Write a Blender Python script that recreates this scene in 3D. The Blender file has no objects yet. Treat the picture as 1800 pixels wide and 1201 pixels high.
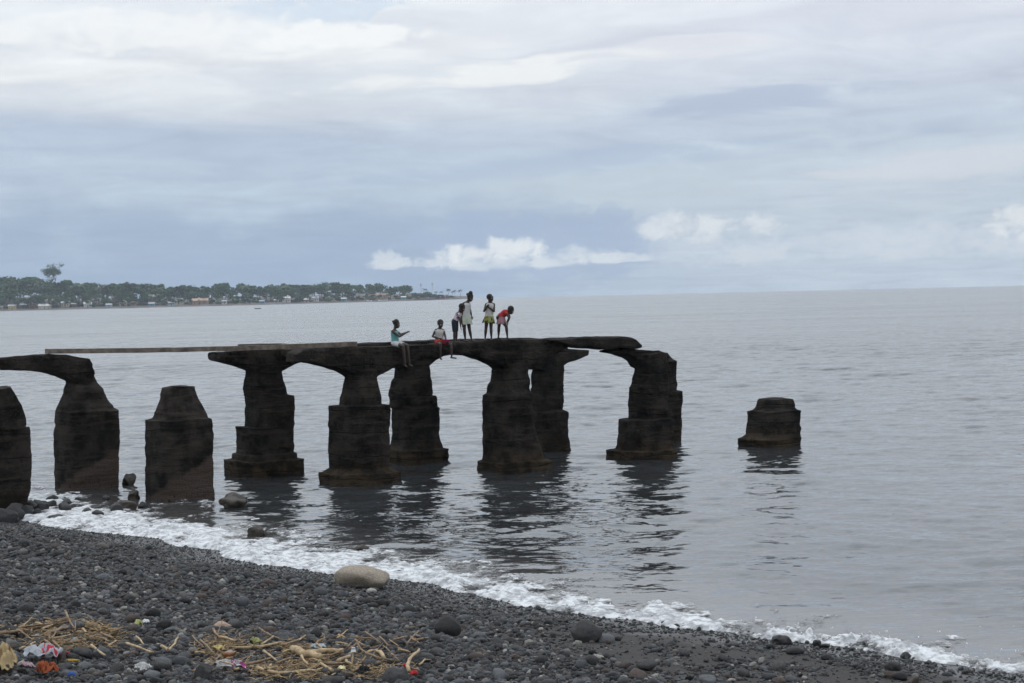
import bpy, bmesh, math, random
import numpy as np
from mathutils import Vector, Matrix, Euler

random.seed(7)
rng = np.random.default_rng(11)
scene = bpy.context.scene
COL = scene.collection

# ------------------------------------------------------------------ camera
FPX, CX, CY = 3500.0, 900.0, 600.5            # focal length and centre in photograph pixels
CAMH = 5.4
RHO = math.atan(0.0235)
THETA = math.atan(84.3 * math.cos(RHO) / FPX)
fwd = np.array([0, math.cos(THETA), -math.sin(THETA)])
r0 = np.array([1.0, 0, 0]); u0 = np.array([0, math.sin(THETA), math.cos(THETA)])
c_r = math.cos(RHO) * r0 - math.sin(RHO) * u0
c_u = math.sin(RHO) * r0 + math.cos(RHO) * u0
CAM = np.array([0, 0, CAMH])
cam_data = bpy.data.cameras.new('camera')
cam = bpy.data.objects.new('camera', cam_data); COL.objects.link(cam)
cam_data.sensor_width = 36; cam_data.lens = 70; cam_data.clip_start = 0.1; cam_data.clip_end = 9000
M4 = Matrix(((c_r[0], c_u[0], -fwd[0], 0), (c_r[1], c_u[1], -fwd[1], 0), (c_r[2], c_u[2], -fwd[2], CAMH), (0, 0, 0, 1)))
cam.matrix_world = M4
scene.camera = cam

def ray(px, py):
    d = (px - CX) * c_r + (CY - py) * c_u + FPX * fwd
    return d / d[1]
def at_z(px, py, z=0.0):
    d = ray(px, py); return CAM + d * ((z - CAMH) / d[2])
def at_y(px, py, Y):
    return CAM + ray(px, py) * Y

def lin(c):
    return tuple(((v / 255) / 12.92 if v <= 10 else ((v / 255 + 0.055) / 1.055) ** 2.4) for v in c)

# ------------------------------------------------------------------ node helper
class NT:
    def __init__(s, nt): s.nt = nt
    def n(s, t, **kw):
        o = s.nt.nodes.new(t)
        for k, v in kw.items(): setattr(o, k, v)
        return o
    def put(s, sock, v):
        if isinstance(v, bpy.types.NodeSocket): s.nt.links.new(v, sock)
        elif v is not None:
            if hasattr(sock.default_value, '__len__') and not isinstance(v, (int, float)):
                sock.default_value = tuple(v) if len(sock.default_value) == len(v) else tuple(v) + (1.0,)
            else: sock.default_value = v
    def m(s, op, a, b=None, c=None, clamp=False):
        o = s.n('ShaderNodeMath', operation=op, use_clamp=clamp)
        for i, v in enumerate((a, b, c)):
            if v is not None: s.put(o.inputs[i], v)
        return o.outputs[0]
    def ss(s, v, lo, hi, a=0.0, b=1.0):
        o = s.n('ShaderNodeMapRange', interpolation_type='SMOOTHSTEP')
        for i, w in enumerate((v, lo, hi, a, b)): s.put(o.inputs[i], w)
        return o.outputs[0]
    def mix(s, f, a, b):
        o = s.n('ShaderNodeMix', data_type='RGBA')
        s.put(o.inputs[0], f); s.put(o.inputs[6], a); s.put(o.inputs[7], b)
        return o.outputs[2]
    def xyz(s, x, y, z=0.0):
        o = s.n('ShaderNodeCombineXYZ')
        for i, v in enumerate((x, y, z)): s.put(o.inputs[i], v)
        return o.outputs[0]
    def sep(s, v):
        o = s.n('ShaderNodeSeparateXYZ'); s.put(o.inputs[0], v); return o.outputs
    def noise(s, vec, scale, detail=4, rough=0.55, dist=0.0, col=False, dim2=False):
        o = s.n('ShaderNodeTexNoise')
        if dim2: o.noise_dimensions = '2D'
        if vec is not None: s.put(o.inputs['Vector'], vec)
        o.inputs['Scale'].default_value = scale; o.inputs['Detail'].default_value = detail
        o.inputs['Roughness'].default_value = rough; o.inputs['Distortion'].default_value = dist
        return o.outputs['Color' if col else 'Fac']
    def ramp(s, f, stops, interp='LINEAR'):
        o = s.n('ShaderNodeValToRGB'); s.put(o.inputs[0], f)
        o.color_ramp.interpolation = interp
        el = o.color_ramp.elements
        while len(el) < len(stops): el.new(0.5)
        for e, (p, c) in zip(el, stops):
            e.position = p; e.color = tuple(c) + (1.0,)
        return o.outputs[0]
    def vmul(s, v, k):
        o = s.n('ShaderNodeVectorMath', operation='MULTIPLY'); s.put(o.inputs[0], v); s.put(o.inputs[1], k); return o.outputs[0]

# ------------------------------------------------------------------ world: broken overcast
SUN_EL, SUN_AZ = math.radians(58), math.radians(-25)     # azimuth from +Y towards +X
world = bpy.data.worlds.new('World'); scene.world = world; world.use_nodes = True
world.cycles.sampling_method = 'MANUAL'; world.cycles.sample_map_resolution = 256
w = NT(world.node_tree); world.node_tree.nodes.clear()
tc = w.n('ShaderNodeTexCoord').outputs['Generated']
X, Y, Z = w.sep(tc)
hyp = w.m('SQRT', w.m('ADD', w.m('MULTIPLY', X, X), w.m('MULTIPLY', Y, Y)))
sinaz = w.m('DIVIDE', X, w.m('MAXIMUM', hyp, 1e-4))
U = w.m('MULTIPLY_ADD', sinaz, FPX, 900.0)
V = w.m('MULTIPLY', w.m('ARCSINE', Z), FPX)
zz = w.m('ADD', w.m('MAXIMUM', Z, 0.0), 0.085)
plan = w.xyz(w.m('DIVIDE', X, zz), w.m('DIVIDE', Y, zz), 0.0)
st1 = w.noise(plan, 0.75, 6, 0.55, 0.6, dim2=True)
st2 = w.noise(plan, 2.6, 5, 0.6, 0.4, dim2=True)
uv = w.xyz(w.m('MULTIPLY', U, 0.01), w.m('MULTIPLY', V, 0.016), 0.0)
puff = w.m('MULTIPLY_ADD', w.noise(uv, 1.7, 7, 0.62, 0.25, dim2=True), 2.3, -0.65)
puff2 = w.noise(uv, 0.55, 5, 0.55, 0.2, dim2=True)
vs = w.m('ADD', V, w.m('MULTIPLY', w.m('SUBTRACT', st1, 0.5), 170.0))
vs = w.m('SUBTRACT', vs, w.m('MULTIPLY', w.m('MINIMUM', w.m('MAXIMUM', w.m('SUBTRACT', U, 900.0), -1500.0), 1500.0), 0.025))
vn = w.m('DIVIDE', vs, 900.0, clamp=True)
def st(*a): return [(p / 900.0, lin(c)) for p, c in a]
left = w.ramp(vn, st((0, (151, 171, 197)), (75, (154, 174, 200)), (200, (175, 191, 212)), (300, (180, 193, 214)), (350, (206, 212, 224)), (420, (228, 230, 236)), (520, (223, 227, 235)), (900, (216, 223, 234))))
right = w.ramp(vn, st((0, (184, 197, 214)), (90, (185, 197, 213)), (180, (190, 201, 216)), (260, (186, 197, 215)), (330, (196, 204, 220)), (400, (206, 211, 226)), (520, (217, 220, 230)), (900, (216, 223, 234))))
base = w.mix(w.ss(U, 500, 1600), left, right)
mod = w.m('MULTIPLY_ADD', w.m('SUBTRACT', st2, 0.5), 0.42, w.m('MULTIPLY_ADD', w.m('SUBTRACT', puff2, 0.5), 0.14, 1.0))
base = w.vmul(base, w.xyz(mod, mod, w.m('MULTIPLY_ADD', w.m('SUBTRACT', mod, 1.0), 0.75, 1.0)))
PV = w.xyz(U, V, 0.0)
TV = w.xyz(U, w.m('MULTIPLY_ADD', U, -0.06, V), 0.0)             # slanting streaks
def folded(vb):                                                # flat-bottomed banks share a base line
    b_ = w.m('SUBTRACT', V, vb); return w.xyz(U, w.m('MAXIMUM', b_, w.m('MULTIPLY', b_, -3.0)), 0.0)
LOWA, LOWB = folded(516 - 462), folded(505 - 446)
pc = w.m('SUBTRACT', puff, 0.5); p2c = w.m('SUBTRACT', puff2, 0.5); sc_ = w.m('SUBTRACT', st2, 0.5)
def feature(colour, x, y, ru, rv, amt, soft, k, space='P', nz=None):
    """one cloud bank of the sky, centred on an azimuth and an elevation"""
    global base
    vc = 516 - 0.0235 * (x - 900) - y
    P = PV
    if space == 'T': P = TV; vc -= 0.06 * x
    elif space == 'A': P = LOWA; vc = 0.0
    elif space == 'B': P = LOWB; vc = 0.0
    o = w.n('ShaderNodeVectorMath', operation='MULTIPLY_ADD')
    w.put(o.inputs[0], P); o.inputs[1].default_value = (1 / ru, 1 / rv, 0); o.inputs[2].default_value = (-x / ru, -vc / rv, 0)
    q = w.n('ShaderNodeVectorMath', operation='DOT_PRODUCT'); w.put(q.inputs[0], o.outputs[0]); w.put(q.inputs[1], o.outputs[0])
    d = w.m('MULTIPLY_ADD', nz if nz else pc, k, q.outputs['Value'])
    base = w.mix(w.ss(d, 1.25, 1.25 - soft, 0.0, amt), base, lin(colour))
feature((146, 166, 196), 560, 440, 640, 105, 0.6, 1.2, 3.0, nz=p2c)
feature((156, 175, 205), 960, 425, 220, 66, 0.7, 0.5, 1.6)
feature((190, 202, 215), 1050, 330, 330, 42, 0.5, 1.0, 3.0, nz=sc_)
feature((172, 184, 209), 1330, 180, 220, 26, 0.7, 1.1, 4.0, 'T', nz=sc_)
feature((170, 186, 212), 1050, 283, 520, 22, 0.5, 1.1, 4.0, 'T', nz=sc_)
feature((212, 215, 226), 1700, 285, 260, 30, 0.6, 1.1, 4.0, 'T', nz=sc_)
feature((190, 207, 229), 590, 20, 150, 36, 0.5, 1.0, 2.2)
feature((240, 241, 244), 590, 70, 150, 26, 0.9, 0.9, 1.7)
feature((237, 238, 242), 260, 66, 260, 34, 0.75, 1.0, 1.7)
feature((238, 239, 242), 860, 132, 290, 24, 0.85, 1.2, 4.5, 'T', nz=sc_)
feature((228, 229, 236), 1260, 88, 180, 22, 0.6, 1.1, 4.0, 'T', nz=sc_)
for a in ((1225, 0, 105, 72), (1335, 0, 62, 70), (1490, 0, 150, 54), (1640, 0, 150, 46), (1790, 0, 140, 60)):
    feature((204, 212, 224), *a, 0.55, 1.3, 1.7, 'B')
feature((228, 231, 236), 1205, 400, 88, 28, 0.6, 1.3, 1.7)
feature((226, 229, 235), 1335, 402, 44, 24, 0.5, 1.2, 2.0)
feature((230, 232, 236), 1756, 394, 46, 30, 0.65, 1.3, 1.6)
feature((214, 221, 230), 690, 0, 50, 22, 0.7, 1.1, 2.2, 'A')
for a in ((760, 0, 80, 15), (875, 0, 125, 42), (985, 0, 95, 30), (1075, 0, 90, 13)):
    feature((214, 221, 230), *a, 0.65, 1.25, 1.9, 'A')
feature((234, 236, 240), 868, 442, 84, 21, 0.65, 1.3, 1.8)
sky = w.n('ShaderNodeTexSky', sky_type='NISHITA')
sky.sun_disc = False; sky.sun_elevation = SUN_EL; sky.sun_rotation = SUN_AZ
bg1 = w.n('ShaderNodeBackground'); w.put(bg1.inputs[0], sky.outputs[0]); bg1.inputs[1].default_value = 0.1
zen = w.ss(Z, 0.09, 0.55, 1.0, 1.95)
bg2 = w.n('ShaderNodeBackground'); w.put(bg2.inputs[0], w.vmul(base, w.vmul(w.xyz(zen, zen, zen), (1.075, 1.088, 1.06)))); bg2.inputs[1].default_value = 1.0
mx = w.n('ShaderNodeMixShader'); mx.inputs[0].default_value = 0.94
w.nt.links.new(bg1.outputs[0], mx.inputs[1]); w.nt.links.new(bg2.outputs[0], mx.inputs[2])
wo = w.n('ShaderNodeOutputWorld'); w.nt.links.new(mx.outputs[0], wo.inputs[0])

sun_d = bpy.data.lights.new('sun', 'SUN'); sun_d.energy = 0.8; sun_d.angle = math.radians(18); sun_d.color = (1.0, 0.96, 0.9)
sun = bpy.data.objects.new('sun', sun_d); COL.objects.link(sun)
sdir = Vector((math.sin(SUN_AZ) * math.cos(SUN_EL), math.cos(SUN_AZ) * math.cos(SUN_EL), math.sin(SUN_EL)))
sun.rotation_euler = sdir.to_track_quat('Z', 'Y').to_euler(); sun.location = (0, 0, 60)
vsn = scene.view_settings
scene.display_settings.display_device = 'sRGB'
vsn.view_transform = 'Standard'; vsn.look = 'None'; vsn.exposure = 0.0; vsn.gamma = 1.0; vsn.use_curve_mapping = False
scene.render.engine = 'CYCLES'
cy = scene.cycles
cy.use_denoising = True
try: cy.denoiser = 'OPENIMAGEDENOISE'
except Exception: pass
cy.use_adaptive_sampling = True; cy.adaptive_threshold = 0.02; cy.adaptive_min_samples = 12
cy.max_bounces = 4; cy.diffuse_bounces = 2; cy.glossy_bounces = 2; cy.transmission_bounces = 2; cy.volume_bounces = 0; cy.transparent_max_bounces = 6
cy.sample_clamp_indirect = 4.0

# ------------------------------------------------------------------ numpy noise
def _h(ix, iy, iz, seed):
    n = (ix.astype(np.int64) * 374761393 + iy.astype(np.int64) * 668265263 + iz.astype(np.int64) * 2147483647 + seed * 1274126177) & 0xffffffff
    n = ((n ^ (n >> 13)) * 1274126177) & 0xffffffff
    n = ((n ^ (n >> 16)) * 2246822519) & 0xffffffff
    return ((n ^ (n >> 15)) & 0xffffff) / float(0xffffff)
def vn3(x, y, z, seed=0):
    x, y, z = np.broadcast_arrays(np.asarray(x, float), np.asarray(y, float), np.asarray(z, float))
    ix, iy, iz = np.floor(x), np.floor(y), np.floor(z)
    fx, fy, fz = x - ix, y - iy, z - iz
    fx, fy, fz = [f * f * (3 - 2 * f) for f in (fx, fy, fz)]
    r = 0
    for a in (0, 1):
        for b in (0, 1):
            for c in (0, 1):
                r = r + _h(ix + a, iy + b, iz + c, seed) * (fx if a else 1 - fx) * (fy if b else 1 - fy) * (fz if c else 1 - fz)
    return r * 2 - 1
def fbm(x, y, z=0.0, oct=4, seed=0, gain=0.5):
    r = 0; a = 1.0; s = 1.0; t = 0
    for i in range(oct):
        r = r + a * vn3(np.asarray(x) * s, np.asarray(y) * s, np.asarray(z) * s, seed + i * 17); t += a; a *= gain; s *= 2.03
    return r / t
def sstep(x, a, b):
    t = np.clip((np.asarray(x, float) - a) / (b - a), 0, 1); return t * t * (3 - 2 * t)

# ------------------------------------------------------------------ object helpers
def link(o): COL.objects.link(o); return o
def tag(o, label=None, cat=None, group=None, kind=None):
    if label: o['label'] = label
    if cat: o['category'] = cat
    if group: o['group'] = group
    if kind: o['kind'] = kind
    return o
def empty(name, loc):
    o = bpy.data.objects.new(name, None); o.location = tuple(float(v) for v in loc); o.empty_display_size = 0.2
    return link(o)
def make_mesh(name, V, F, smooth=True):
    me = bpy.data.meshes.new(name)
    me.from_pydata([tuple(map(float, v)) for v in V], [], [tuple(int(i) for i in f) for f in F]); me.update()
    if smooth: me.polygons.foreach_set('use_smooth', [True] * len(me.polygons))
    return me
def quads_mesh(name, V, Q, smooth=True):
    """fast mesh from arrays: V (n,3), Q (m,4)"""
    V = np.asarray(V, np.float32); Q = np.asarray(Q, np.int32)
    me = bpy.data.meshes.new(name)
    me.vertices.add(len(V)); me.vertices.foreach_set('co', V.ravel())
    me.loops.add(Q.size); me.loops.foreach_set('vertex_index', Q.ravel())
    me.polygons.add(len(Q)); me.polygons.foreach_set('loop_start', np.arange(0, Q.size, Q.shape[1], dtype=np.int32))
    me.update(calc_edges=True); me.validate()
    if smooth: me.polygons.foreach_set('use_smooth', np.ones(len(me.polygons), bool))
    return me
def gridq(nr, nc, wrap=False):
    r = np.arange(nr - 1)[:, None]; c = np.arange(nc if wrap else nc - 1)[None, :]
    c2 = (c + 1) % nc
    a = r * nc + c; b = r * nc + c2
    return np.stack([a, b, b + nc, a + nc], -1).reshape(-1, 4)
def obj(name, me, mat, parent=None, origin=None):
    """link a mesh given in world coordinates; its origin goes to parent / origin"""
    o = bpy.data.objects.new(name, me)
    if mat is not None and len(me.materials) == 0: me.materials.append(mat)
    p = None
    if parent is not None:
        p = Vector((0, 0, 0)); q = parent
        while q is not None: p += q.location; q = q.parent
        o.parent = parent
    elif origin is not None:
        p = Vector(tuple(float(v) for v in origin)); o.location = p
    if p is not None and p.length > 0: me.transform(Matrix.Translation(-p))
    return link(o)
def merge(parts):
    V = []; F = []; k = 0
    for v, f in parts:
        V.extend(v); F.extend([tuple(i + k for i in q) for q in f]); k += len(v)
    return V, F
def box(x0, x1, y0, y1, z0, z1):
    v = [(x, y, z) for z in (z0, z1) for y in (y0, y1) for x in (x0, x1)]
    return v, [(0, 2, 3, 1), (4, 5, 7, 6), (0, 1, 5, 4), (2, 6, 7, 3), (0, 4, 6, 2), (1, 3, 7, 5)]
def tube(pts, rad, seg=8, caps=True):
    pts = [np.array(p, float) for p in pts]; V = []; F = []
    prev = None
    for i, p in enumerate(pts):
        d = pts[min(i + 1, len(pts) - 1)] - pts[max(i - 1, 0)]; d /= (np.linalg.norm(d) + 1e-9)
        if prev is None:
            e = np.cross(d, [0, 0, 1.0]); e = e if np.linalg.norm(e) > 0.05 else np.cross(d, [1.0, 0, 0])
        else: e = prev - d * prev.dot(d)
        e /= np.linalg.norm(e); prev = e; g = np.cross(d, e)
        r = rad[i] if hasattr(rad, '__len__') else rad
        for k in range(seg):
            a = 2 * math.pi * k / seg; V.append(p + (math.cos(a) * e + math.sin(a) * g) * r)
    n = len(pts)
    for i in range(n - 1):
        for k in range(seg):
            a = i * seg + k; b = i * seg + (k + 1) % seg; F.append((a, b, b + seg, a + seg))
    if caps: F.append(tuple(range(seg - 1, -1, -1))); F.append(tuple((n - 1) * seg + k for k in range(seg)))
    return V, F

# ------------------------------------------------------------------ materials
def new_mat(name):
    m = bpy.data.materials.new(name); m.use_nodes = True
    t = NT(m.node_tree); b = m.node_tree.nodes['Principled BSDF']
    return m, t, b
def bump(t, b, h, strength, dist):
    o = t.n('ShaderNodeBump'); o.inputs['Strength'].default_value = strength; o.inputs['Distance'].default_value = dist
    t.put(o.inputs['Height'], h); t.put(b.inputs['Normal'], o.outputs[0])
def simple(name, col, rough=0.7, var=0.25, scale=8.0, bstr=0.0, bscale=30.0, spec=0.3, obj_coords=False):
    m, t, b = new_mat(name)
    pos = t.n('ShaderNodeTexCoord').outputs['Object'] if obj_coords else t.n('ShaderNodeNewGeometry').outputs['Position']
    f = t.noise(pos, scale, 4, 0.6)
    c = t.mix(t.ss(f, 0.3, 0.7), tuple(v * (1 - var) for v in col), tuple(min(1, v * (1 + var)) for v in col))
    t.put(b.inputs['Base Color'], c); b.inputs['Roughness'].default_value = rough
    b.inputs['Specular IOR Level'].default_value = spec
    if bstr: bump(t, b, t.noise(pos, bscale, 4, 0.6), bstr, 0.02)
    return m

# ------------------------------------------------------------------ shoreline frame
SH = [(44, 917), (103, 928), (178, 936), (250, 944), (292, 949), (316, 961), (389, 969), (420, 984), (472, 994), (517, 997), (580, 1010), (692, 1019), (775, 1028), (817, 1043), (878, 1051), (947, 1067), (1011, 1075), (1067, 1086), (1128, 1090), (1217, 1107), (1300, 1112), (1361, 1122), (1472, 1134), (1536, 1145), (1600, 1156), (1697, 1169), (1800, 1186)]
SW = np.array([at_z(*p)[:2] for p in SH])
P0 = SW[0]; TT = (SW[-1] - SW[0]); SLEN = np.linalg.norm(TT); TT = TT / SLEN
NN = np.array([TT[1], -TT[0]])
if NN.dot(np.array([0, 0]) - P0) < 0: NN = -NN          # inland normal, towards the viewer
_s = (SW - P0) @ TT; _c = (SW - P0) @ NN
_o = np.argsort(_s); _s, _c = _s[_o], _c[_o]
def su(x, y):
    """along-shore and inland distance of a ground point"""
    dx = np.asarray(x, float) - P0[0]; dy = np.asarray(y, float) - P0[1]
    s = dx * TT[0] + dy * TT[1]; u = dx * NN[0] + dy * NN[1]
    return s, u - np.interp(s, _s, _c) * sstep(np.abs(u), 25, 3)
def height(x, y):
    s, u = su(x, y)
    h = np.where(u > 0, 0.118 * u - 0.0012 * np.clip(u, 0, 30) ** 2, 0.12 * u)
    h = np.maximum(h, -3.0); h = np.minimum(h, 3.4)
    k = sstep(u, -0.5, 3.0)
    return h + k * (0.05 * fbm(np.asarray(x) * 0.5, np.asarray(y) * 0.5, 0, 3, 5) + 0.012 * fbm(np.asarray(x) * 3, np.asarray(y) * 3, 0, 2, 9))
def on_beach(px, py):
    d = ray(px, py); lo, hi = 5.0, 75.0
    t = np.linspace(lo, hi, 1400); P = CAM[None] + d[None] * t[:, None]
    b = P[:, 2] - np.maximum(height(P[:, 0], P[:, 1]), 0.0)
    i = int(np.argmax(b < 0)) if (b < 0).any() else len(t) - 1
    return P[i]

# ------------------------------------------------------------------ beach
def dense(a, b, lo, hi, fine, coarse_n):
    return np.unique(np.concatenate([-np.geomspace(1, lo - a + 1, coarse_n)[::-1] + 1 + lo, np.arange(lo, hi, fine), hi + np.geomspace(1, b - hi + 1, coarse_n) - 1]))
xs = dense(-160, 160, -26, 20, 0.11, 30); ys = dense(-60, 90, 14, 62, 0.11, 22)
GX, GY = np.meshgrid(xs, ys)
GZ = height(GX, GY)
keep = su(GX, GY)[1].ravel() > -14
Q = gridq(len(ys), len(xs)); Q = Q[keep[Q].any(1)]
vuse = np.unique(Q); remap = np.full(GX.size, -1); remap[vuse] = np.arange(len(vuse))
beach_me = quads_mesh('beach', np.stack([GX, GY, GZ], -1).reshape(-1, 3)[vuse], remap[Q])
sand, t, b = new_mat('black_volcanic_sand')
pos = t.n('ShaderNodeNewGeometry').outputs['Position']
px_, py_, pz_ = t.sep(pos)
n1 = t.noise(pos, 0.9, 5, 0.6); n2 = t.noise(pos, 26.0, 4, 0.7); n3 = t.noise(pos, 120.0, 3, 0.7)
wet = t.ss(t.m('ADD', pz_, t.m('MULTIPLY', t.m('SUBTRACT', n1, 0.5), 0.4)), 0.30, 0.06)
drycol = t.mix(n2, (0.017, 0.0145, 0.013), (0.034, 0.029, 0.026))
drycol = t.mix(t.ss(n3, 0.62, 0.74), drycol, (0.10, 0.092, 0.085))
t.put(b.inputs['Base Color'], t.mix(wet, drycol, t.mix(n2, (0.016, 0.014, 0.013), (0.034, 0.030, 0.028))))
t.put(b.inputs['Roughness'], t.m('MULTIPLY_ADD', wet, -0.58, 0.9)); b.inputs['Specular IOR Level'].default_value = 0.3
bump(t, b, t.m('ADD', n2, t.m('MULTIPLY', n3, 0.4)), 0.55, 0.02)
tag(obj('beach', beach_me, sand), kind='structure')

# ------------------------------------------------------------------ sea
ty = [13.0]
while ty[-1] < 2600:
    y = ty[-1]; ty.append(y + (0.075 + 0.0016 * y if y < 140 else 0.012 * y - 1.38))
ty = np.array(ty); ty[-1] = 2600.0
APX = -14.0
cols = np.concatenate([np.linspace(-0.95, -0.40, 70)[:-1], np.linspace(-0.40, 0.36, 560), np.linspace(0.36, 0.95, 70)[1:]])
WX = (ty[:, None] - APX) * cols[None, :]; WY = np.repeat(ty[:, None], len(cols), 1)
dyr = np.gradient(ty)[:, None]; 
Sx, Ux = su(WX, WY)
wz = np.zeros_like(WX); lost = np.zeros_like(dyr); tot = 0.0
wr = np.random.default_rng(5)
gust = 0.75 + 0.45 * fbm(WX * 0.03, WY * 0.018, 0, 3, 31)
wx2 = WX + 0.5 * fbm(WX * 0.25, WY * 0.25, 0, 2, 61); wy2 = WY + 0.5 * fbm(WX * 0.25, WY * 0.25, 3, 2, 63)
for i in range(52):
    lam = 0.42 * (9.5 / 0.42) ** (wr.random() ** 1.35)
    th = math.radians(-100 + wr.normal() * 34)
    steep = 0.0265 * (1.2 if lam < 1.6 else 0.8)
    A = steep * lam / (2 * math.pi)
    kx, ky = 2 * math.pi / lam * math.cos(th), 2 * math.pi / lam * math.sin(th)
    fade = np.clip((lam / (2.6 * dyr) - 0.6) / 1.0, 0, 1)
    lost = lost + (1 - fade) * steep ** 2; tot += steep ** 2
    ph = kx * wx2 + ky * wy2 + wr.random() * 6.28
    wz += A * fade * np.sin(ph) + 0.25 * A * fade * np.sin(2 * ph + 1.2)
wz *= gust * (0.15 + 0.85 * sstep(-Ux, 0.2, 6.0))
wz *= sstep(-WY, -400, -120)
sea_me = quads_mesh('sea', np.stack([WX, WY, wz], -1).reshape(-1, 3), gridq(len(ty), len(cols)))
at = sea_me.attributes.new('shore', 'FLOAT', 'POINT'); at.data.foreach_set('value', Ux.astype(np.float32).ravel())
lost = np.sqrt(np.maximum(lost / tot, sstep(ty, 120, 400)[:, None]))
at = sea_me.attributes.new('chop', 'FLOAT', 'POINT'); at.data.foreach_set('value', np.repeat(lost, len(cols), 1).astype(np.float32).ravel())
seam, t, b = new_mat('sea_water')
pos = t.n('ShaderNodeNewGeometry').outputs['Position']
shr = t.n('ShaderNodeAttribute', attribute_name='shore').outputs['Fac']
turb = t.ss(shr, -6.0, -0.5)
pn = t.noise(pos, 0.35, 4, 0.6)
turb = t.m('MULTIPLY', turb, t.m('MULTIPLY_ADD', pn, 0.8, 0.6), clamp=True)
t.put(b.inputs['Base Color'], t.mix(turb, (0.024, 0.0255, 0.027), (0.075, 0.073, 0.071)))
b.inputs['IOR'].default_value = 1.333; b.inputs['Roughness'].default_value = 0.03
b.inputs['Specular IOR Level'].default_value = 0.5
chop = t.n('ShaderNodeAttribute', attribute_name='chop').outputs['Fac']
pst = t.vmul(pos, (0.6, 1.3, 1.0))
gustn = t.ss(t.noise(t.vmul(pos, (0.5, 1.0, 1.0)), 0.035, 4, 0.6, 0.5, dim2=True), 0.32, 0.68, 0.6, 1.35)
def slope(scale, detail, k):
    c_ = t.noise(pst, scale, detail, 0.55, 0.3, col=True, dim2=True)
    a_ = t.n('ShaderNodeVectorMath', operation='SUBTRACT'); t.put(a_.inputs[0], c_); a_.inputs[1].default_value = (0.5, 0.5, 0.5)
    vx, vy, vz = t.sep(a_.outputs[0])
    vy = t.m('ADD', t.m('MULTIPLY', vy, t.m('SUBTRACT', 1.0, chop)), t.m('MULTIPLY', t.m('ABSOLUTE', vy), t.m('MULTIPLY', chop, -1.0)))
    return t.vmul(t.xyz(vx, vy, 0.0), t.xyz(k, k, 0.0))
def vadd(a_, b_):
    o = t.n('ShaderNodeVectorMath', operation='ADD'); t.put(o.inputs[0], a_); t.put(o.inputs[1], b_); return o.outputs[0]
calm = t.ss(shr, -0.5, -6.0, 0.75, 1.0)
sl = vadd(slope(1.15, 4, t.m('MULTIPLY', gustn, t.m('MULTIPLY_ADD', chop, 0.50, 0.30))), slope(5.5, 3, t.m('MULTIPLY', calm, t.m('MULTIPLY_ADD', chop, 0.52, 0.18))))
nrm = t.n('ShaderNodeVectorMath', operation='NORMALIZE')
t.put(nrm.inputs[0], vadd(t.n('ShaderNodeNewGeometry').outputs['Normal'], sl)); t.put(b.inputs['Normal'], nrm.outputs[0])
tag(obj('sea', sea_me, seam), kind='structure')

# ------------------------------------------------------------------ surf foam
UP = [(56, 858), (120, 862), (200, 868), (262, 884), (330, 893), (400, 912), (470, 936), (560, 957), (640, 968), (720, 985), (800, 996), (880, 1004), (950, 1018), (1030, 1036), (1120, 1050), (1220, 1066), (1330, 1080), (1450, 1097), (1560, 1112), (1650, 1130), (1730, 1145), (1800, 1158)]
UW = np.array([su(*at_z(*p)[:2]) for p in UP]); _uo = np.argsort(UW[:, 0])
fs = np.arange(-9.0, SLEN + 6, 0.028); ft = np.linspace(0, 1, 190)
Wd = np.interp(fs, UW[_uo, 0], -UW[_uo, 1]) * 1.12 + 0.45
Wd = np.clip(Wd, 0.8, 14)
edge = 0.28 * fbm(fs * 0.9, 0, 0, 4, 77) + 0.10 * fbm(fs * 4.0, 0, 0, 3, 78)
fu = (0.18 + edge)[None, :] - ft[:, None] ** 1.25 * (Wd + 0.35)[None, :]
FS = np.repeat(fs[None, :], len(ft), 0)
cdev = np.interp(fs, _s, _c)[None, :]
FX = P0[0] + FS * TT[0] + (fu + cdev) * NN[0]; FY = P0[1] + FS * TT[1] + (fu + cdev) * NN[1]
cover = fbm(FX * 1.7, FY * 0.8, 0, 6, 41, 0.70) * 1.55
bub = 1 - np.abs(fbm(FX * 3.2, FY * 2.4, 0, 4, 43, 0.55)) * 2.2
tt = ft[:, None]
leftness = sstep(FS, 22, 9)
dens = 0.40 - 1.10 * tt ** 1.4 + 0.42 * leftness * (1 - tt * 0.3) + cover * 0.95 + 0.25 * (bub - 0.3) * tt
dens += (0.30 * sstep(FS, SLEN * 0.3, SLEN * 0.6)) * (1 - tt) ** 0.7
dens += 0.35 * np.exp(-((tt - 0.38) / 0.13) ** 2) * (0.6 + fbm(FS * 0.4, 0, 2, 2, 55))
rightw = sstep(FS, SLEN * 0.55, SLEN * 0.85)
lump = np.clip(fbm(FX * 2.3, FY * 2.3, 0, 5, 47, 0.6) + 0.35, 0, 2)
crest = np.exp(-((tt - 0.22) / 0.16) ** 2) * (0.35 + np.clip(fbm(FS * 0.7, 0, 0, 3, 49) + 0.2, 0, 1))
spk = np.clip(fbm(FX * 7, FY * 7, 0, 3, 51) - 0.12, 0, 1)
FZ = np.maximum(height(FX, FY), 0.0) * (fu > 0) + 0.016 + np.clip(dens, 0, 1) * (0.055 * lump + 0.025 * np.clip(bub, 0, 1)) + crest * (0.10 * lump + 0.15 * spk * (0.35 + rightw)) * np.clip(dens * 2, 0, 1)
FZ += 0.02 * np.clip(dens, 0, 0.5)
FZ = FZ * sstep(tt, -0.01, 0.07) + (np.maximum(height(FX, FY), -0.03) + 0.004) * (1 - sstep(tt, -0.01, 0.07))
Qf = gridq(len(ft), len(fs)); dv = dens.ravel(); kf = (dv[Qf].mean(1) > -0.12)
Qf = Qf[kf]; vuse = np.unique(Qf); remap = np.full(dv.size, -1); remap[vuse] = np.arange(len(vuse))
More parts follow.
